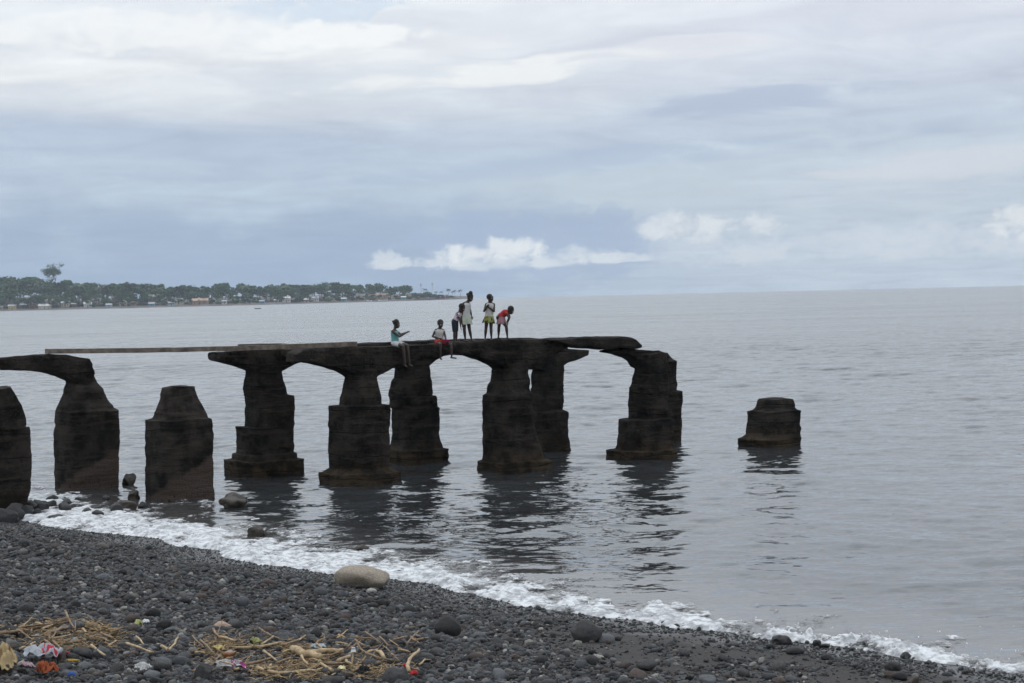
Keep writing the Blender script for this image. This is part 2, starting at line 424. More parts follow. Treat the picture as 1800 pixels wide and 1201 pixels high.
foam_me = quads_mesh('foam', np.stack([FX, FY, FZ], -1).reshape(-1, 3)[vuse], remap[Qf])
at = foam_me.attributes.new('thick', 'FLOAT', 'POINT'); at.data.foreach_set('value', dv[vuse].astype(np.float32))
foamm, t, b = new_mat('sea_foam')
pos = t.n('ShaderNodeNewGeometry').outputs['Position']
th_ = t.n('ShaderNodeAttribute', attribute_name='thick').outputs['Fac']
fn = t.noise(pos, 22.0, 4, 0.65)
f = t.ss(t.m('ADD', th_, t.m('MULTIPLY', t.m('SUBTRACT', fn, 0.5), 0.7)), 0.05, 0.42)
t.put(b.inputs['Base Color'], t.mix(t.ss(t.noise(pos, 5.0, 5, 0.7), 0.40, 0.60), t.mix(f, (0.24, 0.235, 0.23), (0.27, 0.27, 0.275)), t.mix(f, (0.22, 0.217, 0.215), (0.54, 0.545, 0.555))))
b.inputs['Roughness'].default_value = 0.7; b.inputs['Specular IOR Level'].default_value = 0.2
t.put(b.inputs['Alpha'], t.ss(t.m('ADD', th_, t.m('MULTIPLY', t.m('SUBTRACT', t.noise(t.vmul(pos, (0.7, 1.3, 1.0)), 9.0, 6, 0.72, 0.6), 0.5), 2.4)), -0.10, 0.62))
bump(t, b, fn, 0.5, 0.03)
tag(obj('foam', foam_me, foamm), 'white surf foam washing along the black beach', 'foam', kind='stuff')

# spray thrown up where the wavelets hit the stones
SV = []; SF = []
ico = bmesh.new(); bmesh.ops.create_icosphere(ico, subdivisions=1, radius=1.0)
IV = np.array([v.co[:] for v in ico.verts]); IF = [tuple(v.index for v in f.verts) for f in ico.faces]; ico.free()
for (sx, sy, n, hh) in ((1690, 1160, 150, 0.42), (1480, 1128, 90, 0.26), (1555, 1138, 90, 0.3), (1370, 1116, 60, 0.22), (1030, 1070, 60, 0.25), (1745, 1176, 70, 0.3), (560, 990, 26, 0.2), (300, 938, 26, 0.2), (1610, 1150, 60, 0.3)):
    c = at_z(sx, sy, 0)
    for i in range(int(n * 0.12)):
        z = hh * random.random() ** 2.4
        q = c + np.array([random.gauss(0, 0.42), random.gauss(0, 0.28), 0.04 + z]); r = random.uniform(0.003, 0.011) * (1.2 - z)
        k = len(SV); SV.extend((IV * r * np.array([1, 1, random.uniform(1, 2.2)]) + q).tolist()); SF.extend([tuple(j + k for j in ff) for ff in IF])
tag(obj('spray', make_mesh('spray', SV, SF), simple('spray_drops', (0.78, 0.79, 0.8), 0.4, 0.05)), 'white droplets of spray above the breaking wavelets', 'spray', kind='stuff')

# ------------------------------------------------------------------ ruined pier
conc, t, b = new_mat('weathered_dark_concrete')
pos = t.n('ShaderNodeNewGeometry').outputs['Position']
px_, py_, pz_ = t.sep(pos)
strat = t.noise(t.vmul(pos, (0.6, 0.6, 5.5)), 1.6, 5, 0.65)
blot = t.noise(pos, 1.7, 6, 0.65); fine = t.noise(pos, 22.0, 4, 0.7)
c = t.mix(t.ss(blot, 0.36, 0.66), (0.0078, 0.0068, 0.0061), (0.045, 0.0375, 0.031))
c = t.mix(t.ss(strat, 0.50, 0.66, 0.0, 0.7), c, (0.050, 0.040, 0.032))
c = t.mix(t.m('MULTIPLY', t.ss(fine, 0.55, 0.72, 0.0, 0.8), t.ss(t.noise(pos, 0.9, 4, 0.6), 0.45, 0.65)), c, (0.12, 0.105, 0.088))
vor = t.n('ShaderNodeTexVoronoi'); t.put(vor.inputs['Vector'], pos); vor.inputs['Scale'].default_value = 13.0
alg = t.ss(t.m('ADD', pz_, t.m('MULTIPLY', t.m('SUBTRACT', blot, 0.5), 0.7)), 0.75, 0.25)
c = t.mix(alg, c, t.mix(t.ss(blot, 0.4, 0.6), (0.018, 0.0145, 0.0105), (0.064, 0.046, 0.029)))
t.put(b.inputs['Base Color'], c)
b.inputs['Roughness'].default_value = 0.92; b.inputs['Specular IOR Level'].default_value = 0.1
jn = t.m('FRACT', t.m('ADD', t.m('MULTIPLY', pz_, 1.55), t.m('MULTIPLY', t.noise(pos, 0.7, 3, 0.5), 0.55)))
jl = t.ss(t.m('ABSOLUTE', t.m('SUBTRACT', jn, 0.5)), 0.035, 0.008)
c = t.mix(t.m('MULTIPLY', jl, t.ss(blot, 0.40, 0.58, 0.0, 0.55)), c, (0.003, 0.0027, 0.0025))
t.put(b.inputs['Base Color'], c)
bump(t, b, t.m('SUBTRACT', t.m('ADD', t.m('MULTIPLY', strat, 1.4), t.m('ADD', t.m('MULTIPLY', fine, 0.6), t.m('MULTIPLY', t.noise(pos, 5.0, 6, 0.72), 1.6))), t.m('MULTIPLY', jl, 0.5)), 1.0, 0.14)
# the same concrete, its foot scoured to tan by shingle
scour, t, b = new_mat('scoured_concrete_foot')
pos = t.n('ShaderNodeNewGeometry').outputs['Position']
op = t.n('ShaderNodeTexCoord').outputs['Object']; ox, oy, oz = t.sep(op)
blot = t.noise(pos, 1.9, 6, 0.65); fine = t.noise(pos, 22.0, 4, 0.7); strat = t.noise(t.vmul(pos, (0.6, 0.6, 5.5)), 1.6, 5, 0.65)
c = t.mix(t.ss(blot, 0.36, 0.66), (0.0078, 0.0068, 0.0061), (0.045, 0.0375, 0.031))
c = t.mix(t.ss(strat, 0.50, 0.66, 0.0, 0.7), c, (0.050, 0.040, 0.032))
c = t.mix(t.ss(fine, 0.60, 0.78, 0.0, 0.5), c, (0.066, 0.058, 0.05))
lim = t.m('SUBTRACT', t.m('MULTIPLY_ADD', ox, 0.62, 0.62), oz)
lim = t.m('ADD', lim, t.m('MULTIPLY', t.m('SUBTRACT', blot, 0.5), 0.55))
c = t.mix(t.ss(lim, -0.05, 0.16), c, t.mix(fine, (0.052, 0.036, 0.030), (0.095, 0.071, 0.057)))
sp = t.noise(pos, 9.0, 3, 0.6)
c = t.mix(t.m('MULTIPLY', t.ss(sp, 0.60, 0.66), t.ss(oz, 0.5, 0.1)), c, (0.02, 0.022, 0.014))
t.put(b.inputs['Base Color'], c); b.inputs['Roughness'].default_value = 0.92; b.inputs['Specular IOR Level'].default_value = 0.1
bump(t, b, t.m('ADD', t.m('MULTIPLY', strat, 1.3), fine), 1.0, 0.10)

FRONT_B = [(313, 880), (632, 853), (893, 838), (1122, 808), (1352, 786)]
BACK_B = [(150, 861), (464, 836), (738, 818), (970, 803), (1180, 778)]
def fit(px):
    P = np.array([at_z(*p)[:2] for p in px]); k, m = np.polyfit(P[:, 0], P[:, 1], 1); return k, m
kf_, mf_ = fit(FRONT_B); kb_, mb_ = fit(BACK_B)
K = (kf_ + kb_) / 2
E1 = np.array([1, K]) / math.hypot(1, K); E2 = np.array([-E1[1], E1[0]])      # along the pier, across it (away)
# front / back rows: centre lines
CF = mf_ + np.mean([at_z(*p)[1] - kf_ * at_z(*p)[0] - mf_ for p in FRONT_B]) + 0.95
CB = mb_ + 0.95
def row_depth(px, py, m):
    d = ray(px, py); return m / (1 - K * d[0] / d[1]) if True else 0
def fit_m(px): return np.mean([at_z(*p)[1] - K * at_z(*p)[0] for p in px])
MF, MB = fit_m(FRONT_B) + 1.15, fit_m(BACK_B) + 1.15
def on_row(px, py, m):
    d = ray(px, py); Yv = m / (1 - K * d[0]); return CAM + d * Yv
SE = 4.5
_a = np.linspace(0, 2 * math.pi, 721)
_sx = np.sign(np.cos(_a)) * np.abs(np.cos(_a)) ** (2 / SE); _sy = np.sign(np.sin(_a)) * np.abs(np.sin(_a)) ** (2 / SE)
PROJ = float(np.max(_sx * E1[0] + _sy * E2[0]))
def column_mesh(name, levels, m, seed, nseg=96, rough=0.022, bottom=-1.3, cap=True):
    """levels: (y, x left, x right) from the top down"""
    xm = 0.5 * (levels[-1][1] + levels[-1][2]); ym = levels[-1][0]
    Yc = on_row(xm, ym, m)[1]
    lv = []
    for (y, a, c) in levels:
        p = at_y(a, y, Yc); q = at_y(c, y, Yc)
        lv.append(((p[2] + q[2]) / 2, (p[0] + q[0]) / 2, (q[0] - p[0]) / 2 / PROJ))
    lv.append((bottom, lv[-1][1], lv[-1][2] * 1.02))
    zs = []; 
    for i in range(len(lv) - 1):
        n = max(2, int(abs(lv[i][0] - lv[i + 1][0]) / 0.055) + 1)
        for j in range(n): zs.append(tuple(lv[i][k] + (lv[i + 1][k] - lv[i][k]) * j / n for k in range(3)))
    zs.append(lv[-1])
    A = np.linspace(0, 2 * math.pi, nseg, endpoint=False)
    cx = np.sign(np.cos(A)) * np.abs(np.cos(A)) ** (2 / SE); cyv = np.sign(np.sin(A)) * np.abs(np.sin(A)) ** (2 / SE)
    rows = []
    z0, x0, h0 = zs[0]
    for k in ((0.02, 0.5, 0.85) if cap else ()): rows.append((z0 + 0.05 * (1 - k), x0, h0 * k))
    rows += zs
    V = np.zeros((len(rows), nseg, 3))
    for i, (z, x, h) in enumerate(rows):
        V[i, :, 0] = x + h * (cx * E1[0] + cyv * E2[0]); V[i, :, 1] = Yc + h * (cx * E1[1] + cyv * E2[1]); V[i, :, 2] = z
    hh = np.array([r[2] for r in rows])[:, None]; xc = np.array([r[1] for r in rows])[:, None]
    nz = fbm(V[..., 0] * 1.6, V[..., 1] * 1.6, V[..., 2] * 3.4, 5, seed, 0.6) * rough * 2.4
    nz += vn3(V[..., 0] * 0.4, V[..., 1] * 0.4, V[..., 2] * 6.5, seed + 5) * rough * 0.9
    dx = V[..., 0] - xc; dy = V[..., 1] - Yc; rr = np.sqrt(dx * dx + dy * dy) + 1e-6
    V[..., 0] += dx / rr * nz; V[..., 1] += dy / rr * nz
    V[..., 2] += fbm(V[..., 0] * 2.5, V[..., 1] * 2.5, 0, 3, seed + 9) * 0.045 * (V[..., 2] > 0.2)
    F = [tuple(int(i) for i in q[::-1]) for q in gridq(len(rows), nseg, True)]
    Vl = V.reshape(-1, 3).tolist()
    F.append(tuple(range(nseg)))
    me = make_mesh(name, Vl, F); me.set_sharp_from_angle(angle=math.radians(38))
    return me, np.array([xc[-1, 0], Yc, 0.0])
def beam_mesh(name, stations, m, width, seed, rough=0.03, step=0.07):
    """stations: (x, y top, y bottom) on the front face; extruded backwards across the pier"""
    mf = m - width / 2 / E1[0]
    T = [on_row(x, a, mf) for x, a, c in stations]; B = [on_row(x, c, mf) for x, a, c in stations]
    P = []
    for i in range(len(T) - 1):
        n = max(1, int(np.linalg.norm(T[i + 1][:2] - T[i][:2]) / step))
        for j in range(n):
            f = j / n; P.append((T[i] * (1 - f) + T[i + 1] * f, B[i] * (1 - f) + B[i + 1] * f))
    P.append((T[-1], B[-1]))
    nt, nw = 7, 7
    prof = [(0, f) for f in np.linspace(0, 1, nt)] + [(f, 1) for f in np.linspace(0, 1, nw)[1:]] + [(1, f) for f in np.linspace(1, 0, nt)[1:]] + [(f, 0) for f in np.linspace(1, 0, nw)[1:-1]]
    V = np.zeros((len(P), len(prof), 3)); e2 = np.array([E2[0], E2[1], 0])
    for i, (tp, bt) in enumerate(P):
        for j, (a, f) in enumerate(prof):
            V[i, j] = tp * (1 - f) + bt * f + e2 * width * a
            V[i, j] += e2 * (0.03 if a == 0 else -0.03 if a == 1 else 0) * (1 if f in (0.0, 1.0) else 0)
    n1 = fbm(V[..., 0] * 1.8, V[..., 1] * 1.8, V[..., 2] * 3.0, 5, seed, 0.6) * rough * 2.2
    n2 = fbm(V[..., 0] * 1.8, V[..., 1] * 1.8, V[..., 2] * 3.0, 5, seed + 40, 0.6) * rough * 1.5
    V += n1[..., None] * e2; V[..., 2] += n2
    for r in (0, -1):
        V[r, :, 0] += fbm(V[r, :, 2] * 5, V[r, :, 1] * 2, 0, 3, seed + 3) * 0.10
    F = [tuple(int(i) for i in q) for q in gridq(len(P), len(prof), True)]
    F.append(tuple(range(len(prof) - 1, -1, -1))); F.append(tuple((len(P) - 1) * len(prof) + k for k in range(len(prof))))
    me = make_mesh(name, V.reshape(-1, 3).tolist(), F)
    bm = bmesh.new(); bm.from_mesh(me); bmesh.ops.recalc_face_normals(bm, faces=bm.faces); bm.to_mesh(me); bm.free()
    me.polygons.foreach_set('use_smooth', [False] * len(me.polygons))
    return me
BW = 0.85
COLS = {
 'D': (MB, [(640, 432, 496), (656, 431, 496), (668, 428, 499), (680, 426, 503), (694, 428, 506), (696, 430, 518), (748, 430, 518), (749, 414, 518), (795, 414, 518), (797, 407, 523), (806, 405, 524), (807, 392, 535), (836, 392, 535)]),
 'E': (MF, [(650, 606, 663), (670, 604, 664), (680, 602, 667), (695, 599, 670), (711, 596, 672), (713, 577, 686), (822, 577, 686), (829, 565, 697), (830, 559, 704), (853, 559, 705)]),
 'F': (MB, [(634, 697, 754), (652, 693, 756), (665, 691, 758), (677, 686, 760), (690, 683, 761), (696, 682, 760), (697, 683, 767), (716, 684, 769), (718, 688, 773), (772, 688, 773), (788, 684, 778), (790, 682, 789), (818, 682, 789)]),
 'G': (MF, [(640, 866, 929), (656, 864, 930), (670, 861, 931), (682, 854, 931), (690, 854, 932), (694, 848, 936), (740, 848, 938), (770, 848, 945), (800, 848, 955), (808, 846, 957), (810, 839, 970), (838, 839, 971)]),
 'H': (MB, [(632, 936, 991), (655, 934, 992), (680, 933, 992), (682, 931, 991), (721, 932, 990), (725, 930, 999), (768, 930, 999), (784, 928, 1003), (803, 927, 1003)]),
 'I': (MF, [(622, 1118, 1172), (645, 1115, 1175), (657, 1114, 1175), (670, 1110, 1175), (680, 1106, 1175), (735, 1104, 1174), (737, 1088, 1184), (782, 1085, 1183), (789, 1082, 1184), (791, 1066, 1190), (808, 1065, 1190)]),
 'J': (MB, [(621, 1152, 1173), (632, 1150, 1182), (636, 1149, 1189), (687, 1147, 1190), (689, 1142, 1200), (765, 1140, 1198), (778, 1138, 1197)]),
 'K': (MF, [(701, 1334, 1393), (705, 1331, 1396), (716, 1329, 1396), (720, 1326, 1401), (722, 1316, 1407), (762, 1312, 1406), (768, 1306, 1406), (771, 1298, 1407), (786, 1297, 1407)]),
 'C': (MF, [(680, 283, 343), (692, 281, 346), (701, 280, 350), (716, 273, 359), (730, 269, 366), (735, 266, 368), (737, 254, 375), (780, 253, 376), (880, 255, 377)]),
 'B': (MB, [(655, 114, 165), (672, 114, 172), (684, 111, 182), (704, 104, 192), (714, 98, 200), (717, 97, 201), (722, 96, 210), (790, 93, 211), (861, 95, 211)]),
 'A': (MF, [(690, -62, -12), (715, -66, -2), (735, -70, 8), (750, -74, 20), (752, -78, 54), (775, -80, 56), (850, -80, 56), (870, -80, 53), (895, -78, 46)]),
}
CM = {k: column_mesh('column_' + k, lv, m, 100 + i * 13) for i, (k, (m, lv)) in enumerate(COLS.items())}
pier = empty('ruined_pier', CM['G'][1])
tag(pier, 'long dark concrete ruined pier on five columns with arched beams, children on top', 'pier', kind='thing')
for k in 'DEFGH': obj('column', CM[k][0], conc, pier)
FB = [(527, 622, 636), (540, 615, 637), (556, 612, 638), (588, 612, 645), (612, 611, 652), (626, 611, 659), (634, 611, 666), (662, 610, 666), (667, 610, 660), (694, 609, 647), (727, 607, 633), (753, 606, 625), (780, 605, 621), (812, 603, 622), (838, 601, 625), (868, 599, 635), (886, 598, 644), (894, 598, 652), (926, 597, 654), (931, 597, 649), (936, 597, 641), (947, 597, 634), (965, 598, 628), (985, 602, 619), (1003, 606, 611)]
BB = [(386, 620, 634), (410, 618, 638), (434, 616, 645), (452, 615, 652), (460, 615, 656), (494, 613, 656), (498, 613, 652), (520, 611, 641), (540, 610, 634), (600, 607, 629), (660, 603, 630), (700, 602, 640), (716, 601, 648), (752, 600, 650), (756, 599, 643), (767, 599, 633), (780, 598, 626), (793, 598, 624), (820, 597, 624), (880, 596, 628), (930, 594, 640), (950, 595, 650), (988, 600, 650), (992, 602, 643), (1000, 613, 638), (1017, 614, 632), (1036, 616, 625)]
obj('arched_beam', beam_mesh('front_beam', FB, MF, BW, 301), conc, pier)
obj('arched_beam', beam_mesh('back_beam', BB, MB, BW, 322), conc, pier)
def top_z(px, stations, m):
    i = np.interp(px, [s[0] for s in stations], [s[1] for s in stations]); return on_row(px, i, m - BW / 2 / E1[0])
CROSS = MB - MF
for px in (634, 898):                                   # cross beams tying the two rows
    a = on_row(px, 640, MF); a[2] = 0; 
    d = (CROSS * E1[0])
    z = top_z(px, FB, MF)[2]
    e1 = np.array([E1[0], E1[1], 0]); e2 = np.array([E2[0], E2[1], 0])
    V = []
    n = 26
    for i in range(n):
        f = i / (n - 1); o = a + e2 * (0.3 + f * (d - 0.6))
        for (q, zz_) in ((-0.4, z - 0.30), (-0.4, z - 0.09), (0.4, z - 0.09), (0.4, z - 0.30)):
            p = o + e1 * q; p[2] = zz_; V.append(p + 0.03 * np.array([0, 0, vn3(p[0] * 3, p[1] * 3, zz_ * 3, 5)]))
    F = [tuple(int(i) for i in q) for q in gridq(n, 4, True)]
    obj('cross_beam', make_mesh('cross_beam', V, F, False), conc, pier)
# sand, grit and concrete crust on the deck is part of the beams

def single(name, key, label, cat, mat=conc, **kw):
    return tag(obj(name, CM[key][0], mat, None, CM[key][1]), label, cat, kind='thing', **kw)
bcol = empty('broken_column', CM['B'][1])
tag(bcol, 'broken concrete column with one curved arm carrying the left end of the timber', 'column', kind='thing')
obj('shaft', CM['B'][0], scour, bcol)
obj('curved_arm', beam_mesh('arm', [(-150, 652, 666), (-100, 640, 657), (-40, 633, 652), (0, 630, 650), (38, 626, 651), (63, 625, 652), (92, 623.5, 656), (116, 624, 663), (136, 627, 673), (158, 632, 676), (165, 641, 672)], MB, BW, 341), conc, bcol)
single('column_stump', 'C', 'tapered concrete column stump with flat top standing alone in the foam', 'column', scour)
acol = empty('broken_column', CM['A'][1])
tag(acol, 'concrete column cut by the left edge of the picture, with a block leaning on it', 'column', kind='thing')
obj('shaft', CM['A'][0], conc, acol)
icol = empty('broken_column', CM['I'][1])
tag(icol, 'broken concrete column with stepped foot propping the end of the fallen slab', 'column', kind='thing')
obj('shaft', CM['I'][0], conc, icol)
obj('bracket', beam_mesh('bracket', [(1084, 617, 620), (1096, 613, 622), (1112, 613, 626), (1122, 615, 630), (1132, 615, 636), (1138, 617, 646), (1150, 618, 652), (1160, 617, 652), (1174, 623, 650)], MF, BW, 371, 0.045), conc, icol)
single('broken_column', 'J', 'narrow dark column half hidden behind the slab-propping column', 'column')
single('column_stump', 'K', 'lone low pier stump standing farthest out in the open water', 'column')
slab = beam_mesh('slab', [(972, 597, 599), (990, 596, 602), (1003, 596, 607), (1020, 595, 608.5), (1042, 594, 608.5), (1050, 594, 611), (1075, 593, 614), (1092, 592, 611), (1112, 592, 613), (1121, 598, 614), (1129, 607, 612)], MF + 0.25, 1.9, 391, 0.035)
tag(obj('fallen_slab', slab, conc, None, on_row(1050, 605, MF)), 'cracked deck slab fallen across the gap at the seaward end of the pier', 'slab', kind='thing')
# the leaning block on column A
blk = []
Yb = CM['A'][1][1]
pl = [(-20, 753), (-16, 700), (0, 684), (21, 681), (28, 694), (37, 712), (44, 738), (45, 754), (12, 755)]
fr = [at_y(x, y, Yb - 0.75) for x, y in pl]; bk = [p + np.array([-0.42, 1.25, 0]) for p in fr]
n = len(pl); F = [tuple(range(n)), tuple(range(2 * n - 1, n - 1, -1))] + [(i, i + n, (i + 1) % n + n, (i + 1) % n) for i in range(n)]
me = make_mesh('block', fr + bk, F, False)
bm = bmesh.new(); bm.from_mesh(me); bmesh.ops.recalc_face_normals(bm, faces=bm.faces); bmesh.ops.triangulate(bm, faces=bm.faces)
bmesh.ops.subdivide_edges(bm, edges=bm.edges, cuts=3, use_grid_fill=True)
for v in bm.verts:
    c = v.co; k = float(fbm(c.x * 2.5, c.y * 2.5, c.z * 2.5, 4, 8)); v.co += Vector((k, k * 0.5, k * 0.4)) * 0.07
bm.to_mesh(me); bm.free()
tag(obj('concrete_block', me, conc, None, fr[0]), 'tilted concrete block leaning on the leftmost column', 'block', kind='thing')

# timber bridging the gap
wood = simple('grey_brown_timber', (0.13, 0.105, 0.085), 0.8, 0.45, 5.0, 0.5, 40.0)
pa_ = [(at_y(85, 613.5, on_row(85, 617, MB)[1] - 0.1), at_y(85, 622, on_row(85, 617, MB)[1] - 0.1)), (at_y(628, 600.5, on_row(628, 604, MB)[1] - 2.3), at_y(628, 608.5, on_row(628, 604, MB)[1] - 2.3))]
V = []; n = 60; e2 = np.array([E2[0], E2[1], 0.0])
for i in range(n):
    f = i / (n - 1); tp = pa_[0][0] * (1 - f) + pa_[1][0] * f; bt = pa_[0][1] * (1 - f) + pa_[1][1] * f
    sag = -0.05 * math.sin(math.pi * f); j = 0.004 * float(vn3(f * 30, 0, 0, 3))
    for q, h in ((0, bt), (0, tp), (0.26, tp), (0.26, bt)): V.append(h + e2 * (q + j) + np.array([0, 0, sag + j]))
F = [tuple(int(i) for i in q) for q in gridq(n, 4, True)] + [(3, 2, 1, 0), tuple((n - 1) * 4 + k for k in range(4))]
me = make_mesh('timber', V, F, False)
bm = bmesh.new(); bm.from_mesh(me); bmesh.ops.recalc_face_normals(bm, faces=bm.faces); bm.to_mesh(me); bm.free()
tag(obj('timber_beam', me, wood, None, pa_[0][1]), 'long grey timber laid as a footbridge from broken column to pier deck', 'timber', kind='thing')
# a flat loose slab lying on the deck behind the timber
me = beam_mesh('loose_slab', [(440, 606, 611), (470, 605, 611), (520, 604.5, 611), (556, 607, 611)], MB + 0.3, 0.9, 411, 0.02)
tag(obj('loose_slab', me, conc, None, on_row(490, 609, MB)), 'thin loose slab on the pier deck just behind the long timber', 'slab', kind='thing')

# ------------------------------------------------------------------ far headland
def far(px, d, z): 
    """a point at depth d on the far shore, under azimuth px"""
    return np.array([(px - CX) / FPX * d, d, z])
def shore_d(px): return float(np.interp(px, [-400, 0, 400, 700, 780, 822], [2060, 2010, 1960, 2180, 2330, 2480]))
hx = np.linspace(-420, 824, 150); hv = np.array([0, 6, 14, 30, 70, 160, 320])
hz_ = np.array([-0.6, 0.5, 1.0, 1.5, 2.6, 6.0, 9.0])
V = np.zeros((len(hv), len(hx), 3))
for j, p in enumerate(hx):
    taper = float(sstep(p, 826, 690))
    for i, (v_, z_) in enumerate(zip(hv, hz_)):
        dd = shore_d(p) + v_ * (0.15 + 0.85 * taper)
        hill = 6.0 * float(sstep(p, 330, -20)) * float(sstep(v_, 40, 220))
        V[i, j] = far(p, dd, z_ * (0.4 + 0.6 * taper) + hill + (0.5 * float(vn3(p * 0.05, v_ * 0.03, 0, 4)) if i > 1 else 0))
hl = quads_mesh('headland', V.reshape(-1, 3), gridq(len(hv), len(hx)))
tag(obj('headland', hl, simple('far_dark_shore', (0.075, 0.065, 0.055), 0.9, 0.4, 0.05)), kind='structure')

leafm = simple('far_foliage', (0.026, 0.060, 0.018), 0.8, 0.6, 0.06, spec=0.2)
leafm2 = simple('palm_foliage', (0.045, 0.065, 0.028), 0.7, 0.4, 0.1, spec=0.2)
barkm = simple('pale_bark', (0.12, 0.10, 0.08), 0.9, 0.3, 0.3)
def crown_mesh(name, seed, nleaf=420, leaf=0.075, lobes=9, flat=1.0):
    """unit-high broadleaf crown: leaf faces spread through uneven lobes, z 0.25..1"""
    r = np.random.default_rng(seed); V = []; F = []
    L = [(r.normal(0, 0.17), r.normal(0, 0.17), r.uniform(0.42, 0.86), r.uniform(0.11, 0.2)) for _ in range(lobes)]
    for i in range(nleaf):
        lx, ly, lz, lr = L[i % lobes]
        d = r.normal(size=3); d /= np.linalg.norm(d); q = np.array([lx, ly, lz]) + d * lr * r.uniform(0.55, 1.08) * np.array([1.15, 1.15, 0.8 * flat])
        a = d + r.normal(0, 0.5, 3); a /= np.linalg.norm(a); e = np.cross(a, r.normal(size=3)); e /= np.linalg.norm(e); g = np.cross(a, e)
        s_ = leaf * r.uniform(0.5, 1.2); k = len(V)
        V += [q + e * s_, q + g * s_ * 0.8, q - e * s_, q - g * s_ * 0.8]; F.append((k, k + 1, k + 2, k + 3))
    return make_mesh(name, V, F, False), L
def trunk_mesh(name, L, r0_=0.022):
    parts = [tube([(0, 0, -0.06), (0.006, 0.004, 0.25), (0, 0.01, 0.5)], [r0_, r0_ * 0.75, r0_ * 0.4], 7)]
    for lx, ly, lz, lr in L[:6]: parts.append(tube([(0, 0, 0.33), (lx * 0.5, ly * 0.5, 0.33 + (lz - 0.33) * 0.6), (lx, ly, lz)], [r0_ * 0.5, r0_ * 0.35, r0_ * 0.12], 5))
    return make_mesh(name, *merge(parts))
PROTO = []
for i in range(7):
    cm, L = crown_mesh('broadleaf_crown', 40 + i, 430 + 20 * i, 0.055, 8 + i % 4, (1.0, 0.8, 1.25)[i % 3])
    cm.materials.append(leafm); tm = trunk_mesh('broadleaf_trunk', L); tm.materials.append(barkm)
    PROTO.append((cm, tm))
def palm_mesh(seed):
    r = random.Random(seed); lean = r.uniform(-0.1, 0.1)
    tr = make_mesh('palm_trunk', *tube([(0, 0, -0.05), (lean * 0.3, 0, 0.35), (lean, 0, 0.8)], [0.018, 0.013, 0.010], 7))
    V = []; F = []
    for k in range(15):
        a = 2 * math.pi * k / 15 + r.uniform(-0.2, 0.2); up = r.uniform(-0.2, 1.15); ln = r.uniform(0.22, 0.3)
        pr = None
        for j in range(6):
            f = j / 5; rr = ln * f; z = 0.8 + ln * (up * f - 0.75 * f * f); wd = 0.028 * math.sin(math.pi * min(1, 0.12 + 0.88 * f)) + 0.004
            c_ = np.array([lean + rr * math.cos(a), rr * math.sin(a), z]); e = np.array([-math.sin(a), math.cos(a), 0])
            k0 = len(V); V += [c_ + e * wd - np.array([0, 0, wd * 0.7]), c_, c_ - e * wd - np.array([0, 0, wd * 0.7])]
            if pr is not None: F += [(pr, pr + 1, k0 + 1, k0), (pr + 1, pr + 2, k0 + 2, k0 + 1)]
            pr = k0
    cr = make_mesh('palm_crown', V, F, False); cr.materials.append(leafm2); tr.materials.append(barkm)
    return cr, tr
PALM = [palm_mesh(i) for i in range(4)]
def plant(name, label, group, proto, loc, h, wide=1.0, cat='tree', rz=None):
    e = empty(name, loc); tag(e, label, cat, group)
    for nm, me in zip(('crown', 'trunk'), proto):
        o = link(bpy.data.objects.new(nm, me)); o.parent = e
    e.scale = (h * wide, h * wide, h); e.rotation_euler = (0, 0, random.uniform(0, 6.28) if rz is None else rz)
    return e
SKY_X = [-30, 0, 33, 49, 66, 80, 110, 130, 150, 165, 175, 190, 215, 240, 270, 300, 320, 340, 360, 400, 410, 435, 455, 480, 500, 510, 525, 540, 550, 575, 600, 635, 650, 668, 685, 712, 724, 730]
SKY_Y = [489, 489, 493, 487, 492, 497, 493, 500, 500, 502, 499, 500, 497, 501, 500, 505, 502, 505, 503, 500, 506, 499, 506, 503, 497, 505, 501, 501, 504, 499, 500, 503, 504, 498, 505, 504, 504, 517]
def line_y(px): return 523.5 - 0.0235 * (px - 900) + 1.5
TREE_LB = ('tall broadleaf tree on the far skyline', 'mid-height broadleaf tree inside the far wood', 'broadleaf tree low on the far slope', 'small broadleaf tree behind the far village')
def ZONE(p): return ' left of the tall pale tree' if p < 92 else ' left of the terracotta roof' if p < 340 else ' at mid-shore' if p < 560 else ' near the headland tip'
for row, (dd, n, sc0, sc1) in enumerate(((150, 62, 0.92, 1.05), (95, 58, 0.72, 0.95), (58, 58, 0.45, 0.72), (32, 60, 0.26, 0.46))):
    for i in range(n):
        p = -24 + (752 if row < 2 else 740) * (i + random.uniform(0.1, 0.9)) / n
        d = shore_d(p) + dd * random.uniform(0.85, 1.2)
        z = 1.2 + dd * 0.03 + 6.0 * float(sstep(p, 330, -20)) * float(sstep(dd, 40, 220)) 
        top = (line_y(p) - float(np.interp(p, SKY_X, SKY_Y))) * d / FPX
        h = max(5.0, (top - z) * random.uniform(sc0, sc1) * (1.14 if row < 2 else 1.0))
        if random.random() < 0.16 and row >= 1:
            plant('palm_tree', 'coconut palm in the far wood' + ZONE(p), 'palms scattered in the far wood', random.choice(PALM), far(p, d, z), h * 1.1, 1.3, 'palm')
        else:
            plant('broadleaf_tree', TREE_LB[row] + ZONE(p), 'trees of the far wood, ' + ('skyline', 'middle', 'front', 'shore')[row] + ' row', random.choice(PROTO), far(p, d, z), h, random.uniform(0.95, 1.6))
for i in range(64):
    p = -20 + 750 * (i + random.uniform(0.1, 0.9)) / 64
    plant('shoreline_bush', 'low green bush among the far houses' + ZONE(p), 'bushes along the far shore', random.choice(PROTO), far(p, shore_d(p) + random.uniform(36, 60), -1.0), random.uniform(5, 8.5), random.uniform(1.5, 2.3), 'bush')
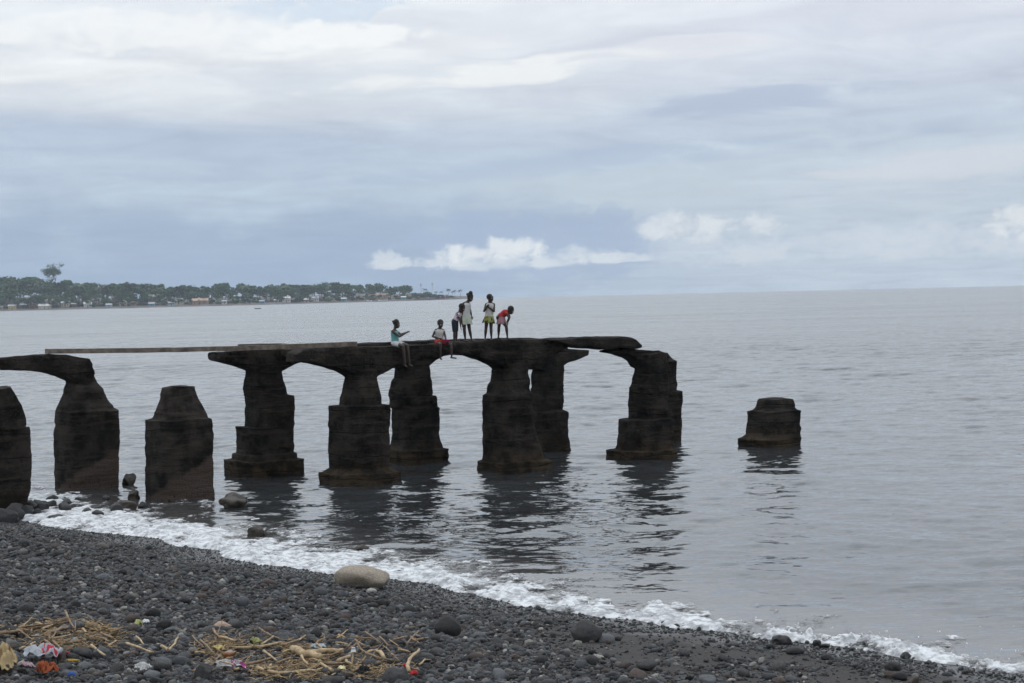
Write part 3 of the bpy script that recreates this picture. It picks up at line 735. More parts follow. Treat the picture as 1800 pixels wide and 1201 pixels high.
for p, h, lb in ((735, 6, 'first'), (750, 11, ''), (759, 7, ''), (768, 8, ''), (777, 8, ''), (790, 10.5, ''), (797, 8, ''), (802, 9, ''), (812, 9.5, '')):
    plant('palm_tree', 'lone coconut palm on the low tip of the far headland', 'palms on the tip of the headland', random.choice(PALM), far(p, shore_d(p) + 22, 1.0), h * 1.3, 1.15, 'palm')
for p, h in ((732, 9), (738, 8), (742, 7), (747, 10), (752, 7.5), (757, 8), (763, 7), (768, 6.5), (773, 7), (779, 5.5), (785, 6), (791, 5), (797, 4.5)):
    plant('shoreline_bush', 'low green bush on the tip of the far headland', 'bushes on the tip of the headland', random.choice(PROTO), far(p, shore_d(p) + 26, 0.3), h, 1.9, 'bush')
# the tall thin-crowned tree above the wood
r = random.Random(3); parts = []; tips = []
def limb(p, d, ln, rad, dep):
    q = p + d * ln; mid = (p + q) / 2 + np.array([r.uniform(-1, 1), r.uniform(-1, 1), 0]) * ln * 0.06
    parts.append(tube([p, mid, q], [rad, rad * 0.85, rad * 0.7], 6))
    if dep == 0: tips.append(q); return
    for k in range(3 if dep > 1 else 4):
        e = d + np.array([r.uniform(-1, 1), r.uniform(-1, 1), r.uniform(-0.15, 0.5)]) * 0.72; e /= np.linalg.norm(e)
        limb(q, e, ln * r.uniform(0.55, 0.8), rad * 0.6, dep - 1)
tl = far(92, shore_d(92) + 170, 5.0)
limb(np.array(tl), np.array([0.02, 0, 1.0]), 16.0, 0.75, 4)
bt = empty('tall_tree', tl); tag(bt, 'tall pale thin-leaved tree rising above the far wood', 'tree')
bt.scale = (1.25, 1.25, 1.0)
obj('trunk', make_mesh('tall_trunk', *merge(parts)), barkm, bt)
V = []; F = []
for q in tips:
    for k in range(16):
        c_ = q + np.array([r.gauss(0, 1.3), r.gauss(0, 1.3), r.gauss(0, 0.9)]); a = np.array([r.gauss(0, 1) for _ in range(3)]); e = np.cross(a, [r.gauss(0, 1) for _ in range(3)]); e /= np.linalg.norm(e); a /= np.linalg.norm(a); k0 = len(V); s_ = r.uniform(0.25, 0.6)
        V += [c_ + a * s_, c_ + e * s_, c_ - a * s_, c_ - e * s_]; F.append((k0, k0 + 1, k0 + 2, k0 + 3))
obj('crown', make_mesh('tall_crown', V, F, False), leafm, bt)

# village houses along the far shore
WM = {k: simple('wall_' + k, tuple(v * 0.72 for v in c), 0.85, 0.12, 0.4) for k, c in dict(yellow=(0.55, 0.42, 0.16), white=(0.62, 0.62, 0.6), blue=(0.14, 0.38, 0.52), cream=(0.52, 0.46, 0.36), tan=(0.34, 0.25, 0.18), brown=(0.2, 0.14, 0.11), pink=(0.62, 0.28, 0.3), paleblue=(0.36, 0.5, 0.58)).items()}
RM = {k: simple('roof_' + k, tuple(v * 0.75 for v in c), 0.6, 0.2, 0.4) for k, c in dict(grey=(0.38, 0.38, 0.4), pale=(0.58, 0.57, 0.55), rust=(0.22, 0.13, 0.09), terracotta=(0.45, 0.27, 0.2), red=(0.48, 0.10, 0.10), dark=(0.14, 0.12, 0.11)).items()}
darkm = simple('dark_opening', (0.02, 0.02, 0.022), 0.5, 0.1)
HOUSES = [(2, 9, 30, 1.5, 'yellow', 'grey', 'small yellow house at the left edge of the far shore'), (23, 15, 28, 1.2, 'yellow', 'grey', 'bright yellow house with grey roof near the left end of the far shore'),
 (43, 13, 45, 3, 'brown', 'grey', 'brown house with grey tin roof just right of the yellow house'), (60, 15, 34, 2, 'tan', 'rust', 'brownish hut with rusty roof on the far shore left of the long white roof'), (80, 23, 24, 0.5, 'cream', 'pale', 'long low building with white roof on the far shore'),
 (76, 11, 46, 3.4, 'yellow', 'rust', 'yellow house peeping over the long low white roof'), (97, 13, 46, 3, 'brown', 'grey', 'grey-roofed hut beside the long low white roof'), (116, 15, 46, 4, 'cream', 'pale', 'pale-roofed house in the trees left of the white house'),
 (132, 11, 40, 3, 'tan', 'grey', 'small tan hut between pale roofs on the far shore'), (156, 15, 34, 2, 'white', 'pale', 'white house with pale roof close to the far waterline'), (190, 15, 62, 6, 'brown', 'grey', 'grey roof half hidden by trees left of the long pale roof'),
 (210, 27, 85, 9.5, 'brown', 'pale', 'long pale roof raised among the trees'), (193, 11, 26, 1.2, 'paleblue', 'grey', 'pale blue hut low on the far beach'), (218, 14, 40, 4, 'cream', 'pale', 'cream house below the long pale roof'), (236, 10, 36, 3.5, 'tan', 'rust', 'tan hut left of the bright blue house'),
 (268, 11, 26, 1.5, 'blue', 'grey', 'bright blue house on the left part of the far shore'), (272, 18, 85, 9.8, 'brown', 'pale', 'pale roof above the bright blue house'), (291, 10, 50, 5, 'white', 'pale', 'white house up behind the pale blue hut'), (303, 11, 28, 1.8, 'paleblue', 'grey', 'pale blue hut right of the bright blue house'),
 (316, 18, 42, 3.5, 'cream', 'grey', 'cream house with grey roof left of the terracotta roof'), (353, 30, 34, 2.5, 'tan', 'terracotta', 'long house with terracotta roof on the far shore'), (396, 9, 34, 2.5, 'white', 'grey', 'small white house right of the terracotta roof'), (440, 10, 36, 3, 'white', 'grey', 'white house left of the second blue house'),
 (462, 9, 24, 1.2, 'blue', 'grey', 'blue hut at the middle of the far shore'), (487, 8, 34, 2.2, 'white', 'pale', 'narrow white house right of the middle blue hut'), (505, 15, 40, 3, 'white', 'pale', 'wide white house in the middle of the far shore'), (540, 9, 32, 2, 'cream', 'pale', 'cream hut right of the wide white house'),
 (556, 13, 40, 3, 'white', 'grey', 'white house with grey roof left of the dark beach tree'), (606, 9, 26, 1.8, 'blue', 'pale', 'blue hut on the right part of the far shore'), (628, 9, 36, 2.5, 'tan', 'rust', 'tan hut between the blue hut and the tan-roofed house'), (668, 33, 46, 4, 'tan', 'rust', 'wide tan house with layered roof near the beached boats'),
 (711, 9, 26, 2, 'blue', 'pale', 'last blue hut before the tip of the headland'), (736, 7, 24, 1.6, 'tan', 'rust', 'small tan hut near the radio masts'), (773, 8, 20, 1, 'pink', 'pale', 'pink hut at the tip of the headland'), (781, 9, 24, 1.6, 'pink', 'red', 'red-roofed house at the tip of the headland')]
for (p, wpx, back, zb, wc, rc, lb) in HOUSES:
    d = shore_d(p) + back; k = d / FPX; W = wpx * k * 0.92; Hh = max(2.6, min(3.6, W * 0.45)); Dp = max(4.0, W * 0.55); rise = min(2.0, W * 0.18)
    c_ = far(p, d, zb * 0.75 + 0.2); e = empty('village_house', c_); tag(e, lb, 'house', 'houses of the far village')
    x0, x1, y0, y1 = c_[0] - W / 2, c_[0] + W / 2, d, d + Dp; z0, z1 = c_[2] - 2.5, c_[2] + Hh
    v, f = box(x0, x1, y0, y1, z0, z1); ym = (y0 + y1) / 2
    obj('wall', make_mesh('house_wall', v, f, False), WM[wc], e)
    ov = 0.5; rv = []
    for zz_, o2 in ((0.0, 0), (0.18, 0)):
        rv += [(x0 - ov, y0 - ov, z1 - 0.25 + zz_), (x1 + ov, y0 - ov, z1 - 0.25 + zz_), (x1 + ov, ym, z1 + rise + zz_), (x0 - ov, ym, z1 + rise + zz_), (x1 + ov, y1 + ov, z1 - 0.25 + zz_), (x0 - ov, y1 + ov, z1 - 0.25 + zz_)]
    rf = [(6, 7, 8, 9), (9, 8, 10, 11), (0, 3, 2, 1), (3, 5, 4, 2), (0, 1, 7, 6), (5, 11, 10, 4), (0, 6, 9, 3), (3, 9, 11, 5), (1, 2, 8, 7), (2, 4, 10, 8)]
    obj('roof', make_mesh('house_roof', rv, rf, False), RM[rc], e)
    v, f = box(c_[0] - 0.5, c_[0] + 0.5, y0 - 0.06, y0 + 0.1, c_[2] - 0.2, c_[2] + 2.0); obj('door', make_mesh('house_door', v, f, False), darkm, e)
    for q in (-0.32, 0.32):
        v, f = box(c_[0] + q * W - 0.5, c_[0] + q * W + 0.5, y0 - 0.06, y0 + 0.1, c_[2] + 0.9, c_[2] + 1.9); obj('window', make_mesh('house_window', v, f, False), darkm, e)
# radio masts
steel = simple('mast_steel', (0.42, 0.43, 0.45), 0.5, 0.1); redp = simple('mast_red', (0.42, 0.12, 0.10), 0.5, 0.1)
for p, top, lb in ((742, 499, 'red and white lattice radio mast, the left one of the two'), (762, 498, 'grey lattice radio mast, the right one of the two')):
    d = shore_d(p) + 60; c_ = far(p, d, 0.5); H_ = (line_y(p) - top) * d / FPX; e = empty('radio_mast', c_); tag(e, lb, 'mast')
    for lv in range(4):
        z0, z1 = H_ * lv / 4, H_ * (lv + 1) / 4; P_ = []
        for cnr in range(3):
            a = 2 * math.pi * cnr / 3
            def at_(z): rr = 0.75 * (1 - z / H_) + 0.22; return c_ + np.array([rr * math.cos(a), rr * math.sin(a), z])
            def at2(z, a2=2 * math.pi * (cnr + 1) / 3): rr = 0.75 * (1 - z / H_) + 0.22; return c_ + np.array([rr * math.cos(a2), rr * math.sin(a2), z])
            P_.append(tube([at_(z0), at_(z1)], 0.11, 5)); P_.append(tube([at_(z0), at2(z1)], 0.06, 4))
        obj('mast_section', make_mesh('mast_section', *merge(P_)), redp if (p == 742 and lv % 2 == 1) else steel, e)
    v, f = box(c_[0] - 0.9, c_[0] + 0.9, d - 0.4, d + 0.4, H_ * 0.86, H_ * 0.98); obj('antenna_panel', make_mesh('antenna', v, f, False), steel, e)
# boats
hullw = simple('boat_white', (0.6, 0.6, 0.6), 0.5, 0.1); hulld = simple('boat_dark', (0.05, 0.05, 0.055), 0.6, 0.1)
def boat(c_, L_, B_, H_, mat, label, seats=2):
    e = empty('small_boat', c_); tag(e, label, 'boat'); V = []; n = 14
    for i in range(n):
        f = i / (n - 1); wv = B_ / 2 * math.sin(math.pi * (0.06 + 0.88 * f)) ** 0.6; sh = H_ * (1 + 0.5 * abs(2 * f - 1) ** 2.5); x = -L_ / 2 + L_ * f
        for (a, z) in ((-1, sh), (-0.75, 0.35 * H_), (0, 0), (0.75, 0.35 * H_), (1, sh), (0.85, sh - 0.03), (0, 0.22 * H_), (-0.85, sh - 0.03)): V.append(np.array(c_) + np.array([x, a * wv, z]))
    F = [tuple(int(k) for k in q) for q in gridq(n, 8, True)] + [tuple(range(7, -1, -1)), tuple((n - 1) * 8 + k for k in range(8))]
    obj('hull', make_mesh('boat_hull', V, F), mat, e)
    for k in range(seats):
        x = c_[0] + L_ * (-0.18 + 0.36 * k); v, f = box(x - 0.15, x + 0.15, c_[1] - B_ * 0.4, c_[1] + B_ * 0.4, c_[2] + H_ * 0.6, c_[2] + H_ * 0.68); obj('thwart', make_mesh('boat_thwart', v, f, False), mat, e)
    return e
boat(far(651, shore_d(651) + 4, 0.5), 5.5, 1.6, 0.9, hullw, 'short white boat beached left of the long white boat')
boat(far(675, shore_d(675) + 4, 0.5), 10.5, 2.0, 1.0, hullw, 'long white boat beached below the wide tan house', 3)
cb = at_z(453, 543.5, 0.0)
boat(np.array([cb[0], cb[1], -0.15]), 3.4, 0.9, 0.6, hulld, 'tiny dark canoe out on the water before the headland')

# ------------------------------------------------------------------ children on the pier
def capsule(p0, p1, ra, rb, lat=None, sc=1.0, flat=False, seg=16):
    p0 = np.array(p0, float); p1 = np.array(p1, float); d = p1 - p0; L = np.linalg.norm(d) + 1e-9; d = d / L
    e = np.array(lat, float) if lat is not None else (np.cross(d, [0, 0, 1.0]) if abs(d[2]) < 0.9 else np.cross(d, [0, 1.0, 0]))
    e = e - d * e.dot(d); e /= np.linalg.norm(e); g = np.cross(d, e)
    rows = []
    if not flat:
        for a in (80, 55, 28): rows.append((p0 - d * ra * math.sin(math.radians(a)), ra * math.cos(math.radians(a))))
    n = max(2, int(L / 0.04))
    for i in range(n + 1): f = i / n; rows.append((p0 + d * L * f, ra + (rb - ra) * f))
    if not flat:
        for a in (28, 55, 80): rows.append((p1 + d * rb * math.sin(math.radians(a)), rb * math.cos(math.radians(a))))
    V = []
    for c_, r_ in rows:
        for k in range(seg):
            a = 2 * math.pi * k / seg; V.append(c_ + (e * math.cos(a) * sc + g * math.sin(a)) * r_)
    F = [tuple(int(i) for i in q) for q in gridq(len(rows), seg, True)] + [tuple(range(seg - 1, -1, -1)), tuple((len(rows) - 1) * seg + k for k in range(seg))]
    return V, F
def ellip(c_, ax, rad, n=14):
    """ellipsoid, ax = 3 unit axes"""
    V = []; F = []
    for i in range(n + 1):
        th = math.pi * (i + 0.02) / (n + 0.04)
        for k in range(n * 2):
            a = math.pi * k / n; l = (math.sin(th) * math.cos(a) * rad[0], math.sin(th) * math.sin(a) * rad[1], math.cos(th) * rad[2])
            V.append(np.array(c_) + ax[0] * l[0] + ax[1] * l[1] + ax[2] * l[2])
    F = [tuple(int(i) for i in q[::-1]) for q in gridq(n + 1, n * 2, True)] + [tuple(range(n * 2)), tuple((n) * n * 2 + k for k in range(n * 2 - 1, -1, -1))]
    return V, F
def blob(name, parts, voxel, smooth=4):
    me = make_mesh(name + '_src', *merge(parts))
    bm = bmesh.new(); bm.from_mesh(me); bmesh.ops.recalc_face_normals(bm, faces=bm.faces); bm.to_mesh(me); bm.free()
    o = link(bpy.data.objects.new('tmp', me))
    rm = o.modifiers.new('r', 'REMESH'); rm.mode = 'VOXEL'; rm.voxel_size = voxel; rm.use_smooth_shade = True
    sm = o.modifiers.new('s', 'SMOOTH'); sm.factor = 0.5; sm.iterations = smooth
    dg = bpy.context.evaluated_depsgraph_get(); out = bpy.data.meshes.new_from_object(o.evaluated_get(dg))
    COL.objects.unlink(o); bpy.data.objects.remove(o); bpy.data.meshes.remove(me); out.name = name
    out.polygons.foreach_set('use_smooth', [True] * len(out.polygons))
    return out
def skirt_mesh(name, top, bot, lat, r_top, r_bot, seed, flatn=0.75):
    top = np.array(top, float); bot = np.array(bot, float); V = []; n, seg = 14, 48; d = bot - top; d /= np.linalg.norm(d)
    e = np.array(lat, float); e -= d * e.dot(d); e /= np.linalg.norm(e); g = np.cross(d, e)
    def ring(f, off):
        c_ = top + (bot - top) * f; r_ = r_top + (r_bot - r_top) * f ** 0.8 + off
        for k in range(seg):
            a = 2 * math.pi * k / seg; w_ = 1 + 0.09 * f * math.sin(a * 7 + seed) + 0.05 * f * math.sin(a * 11 + seed * 2)
            V.append(c_ + (e * math.cos(a) + g * math.sin(a) * flatn) * r_ * w_ + d * 0.012 * f * math.sin(a * 5 + seed))
    for i in range(n + 1): ring(i / n, 0.0)
    for i in range(n, -1, -1): ring(i / n, -0.008)
    F = [tuple(int(i) for i in q) for q in gridq(2 * n + 2, seg, True)] + [(k, (k + 1) % seg, (2 * n + 1) * seg + (k + 1) % seg, (2 * n + 1) * seg + k) for k in range(seg)]
    me = make_mesh(name, V, F)
    bm = bmesh.new(); bm.from_mesh(me); bmesh.ops.recalc_face_normals(bm, faces=bm.faces); bm.to_mesh(me); bm.free()
    return me
def unit(v): v = np.array(v, float); return v / np.linalg.norm(v)
skinm = simple('dark_skin', (0.030, 0.0165, 0.012), 0.5, 0.12, 12.0, 0.05, 60, 0.4)
hairm = simple('black_hair', (0.012, 0.010, 0.009), 0.75, 0.3, 60.0, 0.8, 140.0, 0.3)
eyem = simple('eye_white', (0.55, 0.52, 0.48), 0.3, 0.05)
lipm = simple('lips', (0.06, 0.026, 0.022), 0.45, 0.1)
def hand(wr, d, nrm, side, curl):
    """palm, four unequal fingers with a knuckle bend, thumb from the side of the palm"""
    d = unit(d); nrm = np.array(nrm, float); nrm = unit(nrm - d * nrm.dot(d)); l = np.cross(d, nrm) * side
    P = [ellip(wr + d * 0.034, (l, d, nrm), (0.029, 0.040, 0.014), 8)]
    for k, ln in enumerate((0.050, 0.056, 0.052, 0.040)):
        b0 = wr + d * 0.062 + l * (0.020 - 0.0135 * k); k1 = b0 + unit(d - nrm * curl * -0.5) * ln * 0.5
        k2 = k1 + unit(d * (1 - curl * 0.7) + nrm * curl) * ln * 0.5
        P += [capsule(b0 - d * 0.012, k1, 0.0078, 0.0072, seg=8), capsule(k1, k2, 0.0072, 0.0062, seg=8)]
    t0 = wr + d * 0.022 + l * 0.024; t1 = t0 + unit(d * 0.6 + l * 0.8 + nrm * 0.2) * 0.028; t2 = t1 + unit(d + l * 0.2 + nrm * 0.45) * 0.024
    P += [capsule(t0, t1, 0.009, 0.008, seg=8), capsule(t1, t2, 0.008, 0.0066, seg=8)]
    return P
def foot(an, toe):
    d = np.array(toe) - np.array(an); f = unit([d[0], d[1], d[2]]); l = unit(np.cross(f, [0, 0, 1.0]))
    heel = np.array(an) + np.array([0, 0, -0.045]) - unit([d[0], d[1], 0.001]) * 0.02
    P = [capsule(an, heel, 0.026, 0.027), capsule(heel, np.array(toe) - f * 0.03, 0.026, 0.021, l, 1.35)]
    for k, q in enumerate((-0.026, -0.012, 0.001, 0.013, 0.025)):
        b0 = np.array(toe) - f * (0.035 + 0.005 * k) + l * q; P.append(capsule(b0, b0 + f * 0.026, 0.010 - 0.0012 * k, 0.008 - 0.001 * k, seg=8))
    return P
HS = 1.13
def person(label, J, Yp, F, headF, top, lower, hair, zsnap=None, fat=1.18, hcurl=0.5):
    """J: joints as (x, y, depth offset) read off the photograph at six times its size"""
    W = {}
    for k, (x, y, dy) in J.items():
        q = at_y(660 + x / 6, 500 + y / 6, Yp); q[1] += dy; W[k] = q
    if zsnap is not None:
        key, zt = zsnap; dz = zt - (min(W['toeR'][2], W['toeL'][2]) if key == 'feet' else W['hip'][2])
        for k in W: W[k][2] += dz
    F = unit((F[0], F[1], 0)); Lat = np.array([F[1], -F[0], 0])          # her right-hand side
    up = unit(W['neck'] - W['hip'])
    e = empty('person', (W['hip'][0], W['hip'][1], min(v[2] for v in W.values()))); tag(e, label, 'person', kind='thing')
    B = []
    hipR, hipL = W['hip'] + Lat * 0.062, W['hip'] - Lat * 0.062
    B += [capsule(W['hip'] - up * 0.02, W['hip'] + (W['neck'] - W['hip']) * 0.35, 0.078 * fat, 0.068 * fat, Lat, 1.3), capsule(W['hip'] + (W['neck'] - W['hip']) * 0.35, W['neck'] - up * 0.085, 0.068 * fat, 0.080 * fat, Lat, 1.3)]
    shM = (W['shR'] + W['shL']) / 2
    B += [capsule(W['shR'], W['shL'], 0.040, 0.040), capsule(W['neck'] - up * 0.06, W['neck'], 0.062, 0.044), capsule(W['neck'] + up * 0.012, W['shR'], 0.030, 0.034), capsule(W['neck'] + up * 0.012, W['shL'], 0.030, 0.034)]
    hF = unit(headF); hup = unit(np.array([0, 0, 1.0]) - hF * hF[2]) if abs(hF[2]) < 0.95 else up
    hl_ = np.cross(hF, hup); hc = W['neck'] + (W['head'] - W['neck']) * 0.86; ax = (hl_, hF, hup)
    H = lambda a, b_, c_: hc + (hl_ * a + hF * b_ + hup * c_) * HS
    B += [capsule(W['neck'], H(0, -0.02, -0.06), 0.043, 0.045), ellip(H(0, -0.008, 0.022), ax, (0.0825, 0.1017, 0.0927)), ellip(H(0, 0.026, -0.045), ax, (0.0610, 0.0678, 0.0633)), ellip(H(0, 0.07, -0.008), ax, (0.0565, 0.0249, 0.0396), 8)]
    B += [capsule(H(0, 0.083, 0.008), H(0, 0.094, -0.022), 0.010, 0.015, hl_, 1.2), ellip(H(0, 0.076, -0.060), ax, (0.0249, 0.0158, 0.0136), 8)]
    for q in (-1, 1): B.append(ellip(H(0.073 * q, -0.01, -0.008), ax, (0.0113, 0.0226, 0.0339), 8))
    for sd, sg in (('R', 1), ('L', -1)):
        sh, el, hn = W['sh' + sd], W['el' + sd], W['hand' + sd]; d = unit(hn - el); wr = hn - d * 0.05
        B += [capsule(sh, el, 0.034 * fat, 0.027 * fat), capsule(el, el + (wr - el) * 0.4, 0.027 * fat, 0.027 * fat), capsule(el + (wr - el) * 0.4, wr, 0.027 * fat, 0.017)]
        B += hand(wr, d, F + np.array([0, 0, -0.4]) + Lat * (-0.3 * sg), sg, hcurl)
        hp = hipR if sd == 'R' else hipL; kn, an, toe = W['kn' + sd], W['an' + sd], W['toe' + sd]
        B += [capsule(hp, kn, 0.062 * fat, 0.041 * fat), capsule(kn, kn + (an - kn) * 0.35, 0.040 * fat, 0.041 * fat), capsule(kn + (an - kn) * 0.35, an, 0.041 * fat, 0.024)] + foot(an, toe)
    obj('body', blob('person_body', B, 0.0066), skinm, e)
    for q in (-1, 1): obj('eye', make_mesh('eye', *ellip(H(0.030 * q, 0.080, 0.012), ax, (0.0136, 0.0090, 0.0079), 6)), eyem, e)
    obj('mouth', make_mesh('mouth', *ellip(H(0, 0.088, -0.060), ax, (0.0226, 0.0068, 0.0079), 6)), lipm, e)
    hp = [ellip(H(0, -0.026, 0.038), ax, (0.0938, 0.1017, 0.0972))] + [ellip(H(*c_), ax, tuple(v * HS for v in r_), 10) for c_, r_ in hair]
    obj('hair', blob('hair', hp, 0.008, 2), hairm, e)
    tm, sleeves, pad = top
    T = [capsule(W['hip'] + up * 0.015, W['hip'] + (W['neck'] - W['hip']) * 0.4, (0.084 + pad) * fat, (0.077 + pad) * fat, Lat, 1.32, True), capsule(W['hip'] + (W['neck'] - W['hip']) * 0.38, W['neck'] - up * 0.105, (0.077 + pad) * fat, (0.087 + pad) * fat, Lat, 1.3)]
    cR = W['shR'] + (W['shL'] - W['shR']) * 0.14; cL = W['shL'] + (W['shR'] - W['shL']) * 0.14
    T += [capsule(cR - up * 0.012, cL - up * 0.012, 0.046, 0.046)]
    if sleeves:
        for sd in 'RL': T.append(capsule(W['sh' + sd], W['sh' + sd] + (W['el' + sd] - W['sh' + sd]) * sleeves, 0.047, 0.050, None, 1.0, True))
    obj('top', blob('top', T, 0.008, 3), tm, e)
    kind, lm, ext = lower
    if kind == 'shorts':
        S = [capsule(W['hip'] + up * 0.06, W['hip'] - up * 0.01, 0.092 * fat, 0.096 * fat, Lat, 1.3, True), ellip(W['hip'], (Lat, np.cross(up, Lat), up), (0.125 * fat, 0.095 * fat, 0.075))]
        for sd, hp in (('R', hipR), ('L', hipL)): S.append(capsule(hp, hp + (W['kn' + sd] - hp) * ext, 0.076 * fat, (0.066 if ext < 0.9 else 0.058) * fat, None, 1.0, True))
        obj('shorts', blob('shorts', S, 0.008, 3), lm, e)
    else:
        kn = (W['knR'] + W['knL']) / 2
        obj('skirt', skirt_mesh('skirt', W['hip'] + up * 0.07, W['hip'] + (kn - W['hip']) * ext, Lat, 0.108 * fat, 0.165 * fat, len(label)), lm, e)
    return e
def cloth_mat(name, col, var=0.12): return simple(name, col, 0.85, var, 9.0, 0.25, 50.0, 0.2)
def print_mat(name, cols, scale):
    m, t, b = new_mat(name); pos = t.n('ShaderNodeNewGeometry').outputs['Position']
    v = t.n('ShaderNodeTexVoronoi'); t.put(v.inputs['Vector'], pos); v.inputs['Scale'].default_value = scale
    f = t.sep(v.outputs['Color'])[0]
    t.put(b.inputs['Base Color'], t.ramp(f, [(i / len(cols), c_) for i, c_ in enumerate(cols)], 'CONSTANT')); b.inputs['Roughness'].default_value = 0.85; b.inputs['Specular IOR Level'].default_value = 0.2
    return m
def face_y(zx): return on_row(660 + zx / 6, 605, MF - BW / 2 / E1[0])[1]
def ftop(zx): return float(top_z(660 + zx / 6, FB, MF)[2])
white1 = cloth_mat('white_cotton', (0.42, 0.41, 0.40)); white2 = cloth_mat('off_white_cotton', (0.37, 0.355, 0.325))
person('child in teal tank top and white shorts sitting on the pier edge, arms stretched forward',
 dict(head=(226, 415, 0), neck=(202, 478, 0), hip=(208, 622, 0.02), shR=(180, 496, -0.09), shL=(212, 490, 0.09), elR=(258, 550, -0.16), elL=(268, 530, 0.0), handR=(342, 506, -0.2), handL=(350, 500, -0.13), knR=(298, 650, -0.33), knL=(340, 644, -0.22), anR=(318, 830, -0.34), anL=(364, 828, -0.25), toeR=(340, 872, -0.42), toeL=(402, 868, -0.33)),
 face_y(230) + 0.2, (0.8, -0.6), (0.85, -0.4, -0.3), (cloth_mat('teal_cotton', (0.105, 0.26, 0.26)), 0, 0.004), ('shorts', white1, 0.62), [((0, -0.105, 0.045), (0.042, 0.046, 0.036)), ((0, -0.03, 0.10), (0.06, 0.06, 0.035))], ('hip', ftop(230) + 0.085))
person('child in white sleeveless shirt and red shorts sitting on the pier edge with a bowl',
 dict(head=(688, 418, -0.03), neck=(676, 474, 0), hip=(672, 606, 0.03), shR=(634, 490, -0.02), shL=(718, 492, 0.03), elR=(604, 556, -0.04), elL=(738, 562, -0.05), handR=(694, 580, -0.2), handL=(746, 612, -0.24), knR=(690, 634, -0.32), knL=(798, 640, -0.27), anR=(690, 762, -0.33), anL=(808, 760, -0.29), toeR=(700, 800, -0.42), toeL=(862, 786, -0.33)),
 face_y(700) + 0.2, (0.3, -0.95), (0.4, -0.8, -0.4), (white2, 0.22, 0.006), ('shorts', cloth_mat('red_cotton', (0.30, 0.03, 0.03)), 0.6), [((0, -0.07, 0.05), (0.06, 0.05, 0.05))], ('hip', ftop(680) + 0.085))
person('small child in patterned shirt and dark knee shorts bending forward beside the tall girl',
 dict(head=(914, 240, -0.02), neck=(888, 284, 0), hip=(838, 392, 0), shR=(868, 300, -0.09), shL=(888, 296, 0.09), elR=(892, 372, -0.13), elL=(905, 360, 0.1), handR=(903, 462, -0.12), handL=(918, 440, 0.06), knR=(834, 500, -0.06), knL=(852, 498, 0.06), anR=(830, 590, -0.07), anL=(852, 588, 0.07), toeR=(866, 610, -0.10), toeL=(890, 606, 0.05)),
 face_y(850) + 0.35, (0.9, -0.4), (0.7, -0.35, -0.6), (print_mat('patterned_cotton', [(0.42, 0.40, 0.42), (0.05, 0.05, 0.07), (0.35, 0.2, 0.25), (0.5, 0.5, 0.5)], 34), 0.55, 0.006), ('shorts', cloth_mat('navy_denim', (0.018, 0.02, 0.03)), 0.95), [], ('feet', ftop(845) + 0.012), 1.08)
person('tall girl in white tank top and pale skirt with hair in a bun, looking down',
 dict(head=(1004, 138, -0.02), neck=(970, 186, 0), hip=(954, 352, 0), shR=(930, 204, -0.06), shL=(984, 208, 0.07), elR=(914, 290, -0.08), elL=(1002, 290, 0.08), handR=(908, 352, -0.08), handL=(1018, 356, 0.03), knR=(937, 478, -0.04), knL=(992, 484, 0.05), anR=(948, 584, -0.02), anL=(1012, 580, 0.06), toeR=(980, 606, -0.12), toeL=(1050, 604, 0.0)),
 face_y(975) + 0.62, (0.55, -0.8), (0.5, -0.6, -0.55), (white1, 0, 0.004), ('skirt', cloth_mat('pale_sage_cotton', (0.35, 0.37, 0.30)), 0.56), [((0, -0.055, 0.125), (0.055, 0.058, 0.05)), ((0, -0.12, 0.025), (0.056, 0.05, 0.046))], ('feet', ftop(985) + 0.012), 1.18)
p5 = person('girl in white tank top and yellow-green patterned skirt standing with arms held to chest',
 dict(head=(1211, 156, -0.02), neck=(1209, 208, 0), hip=(1199, 366, 0), shR=(1168, 226, -0.02), shL=(1249, 226, 0.02), elR=(1146, 298, -0.05), elL=(1252, 298, -0.06), handR=(1188, 232, -0.15), handL=(1180, 244, -0.17), knR=(1166, 478, -0.01), knL=(1219, 478, 0.01), anR=(1157, 580, 0), anL=(1223, 580, 0.01), toeR=(1160, 603, -0.12), toeL=(1232, 603, -0.11)),
 face_y(1200) + 0.5, (0.3, -0.95), (0.75, -0.6, -0.12), (white2, 0, 0.006), ('skirt', print_mat('yellow_green_print', [(0.17, 0.18, 0.03), (0.03, 0.035, 0.015), (0.22, 0.21, 0.09), (0.06, 0.035, 0.035)], 17), 0.5), [((0, 0.055, 0.052), (0.055, 0.065, 0.010))], ('feet', ftop(1200) + 0.012), 1.18, 0.9)
person('girl in red top and pink skirt bending forward with hands on her knee',
 dict(head=(1432, 296, -0.03), neck=(1396, 300, 0), hip=(1308, 368, 0), shR=(1380, 322, -0.10), shL=(1386, 306, 0.10), elR=(1410, 376, -0.15), elL=(1416, 362, 0.08), handR=(1378, 432, -0.11), handL=(1392, 440, 0.02), knR=(1380, 462, -0.07), knL=(1302, 470, 0.07), anR=(1392, 574, -0.07), anL=(1298, 574, 0.07), toeR=(1432, 600, -0.10), toeL=(1330, 598, 0.03)),
 face_y(1340) + 0.45, (0.9, -0.35), (0.7, -0.35, -0.62), (cloth_mat('red_jersey', (0.30, 0.028, 0.03)), 0.3, 0.008), ('skirt', cloth_mat('dusty_pink_cotton', (0.26, 0.135, 0.155)), 0.72), [((0, -0.05, 0.06), (0.07, 0.06, 0.05))], ('feet', ftop(1340) + 0.012), 1.18)
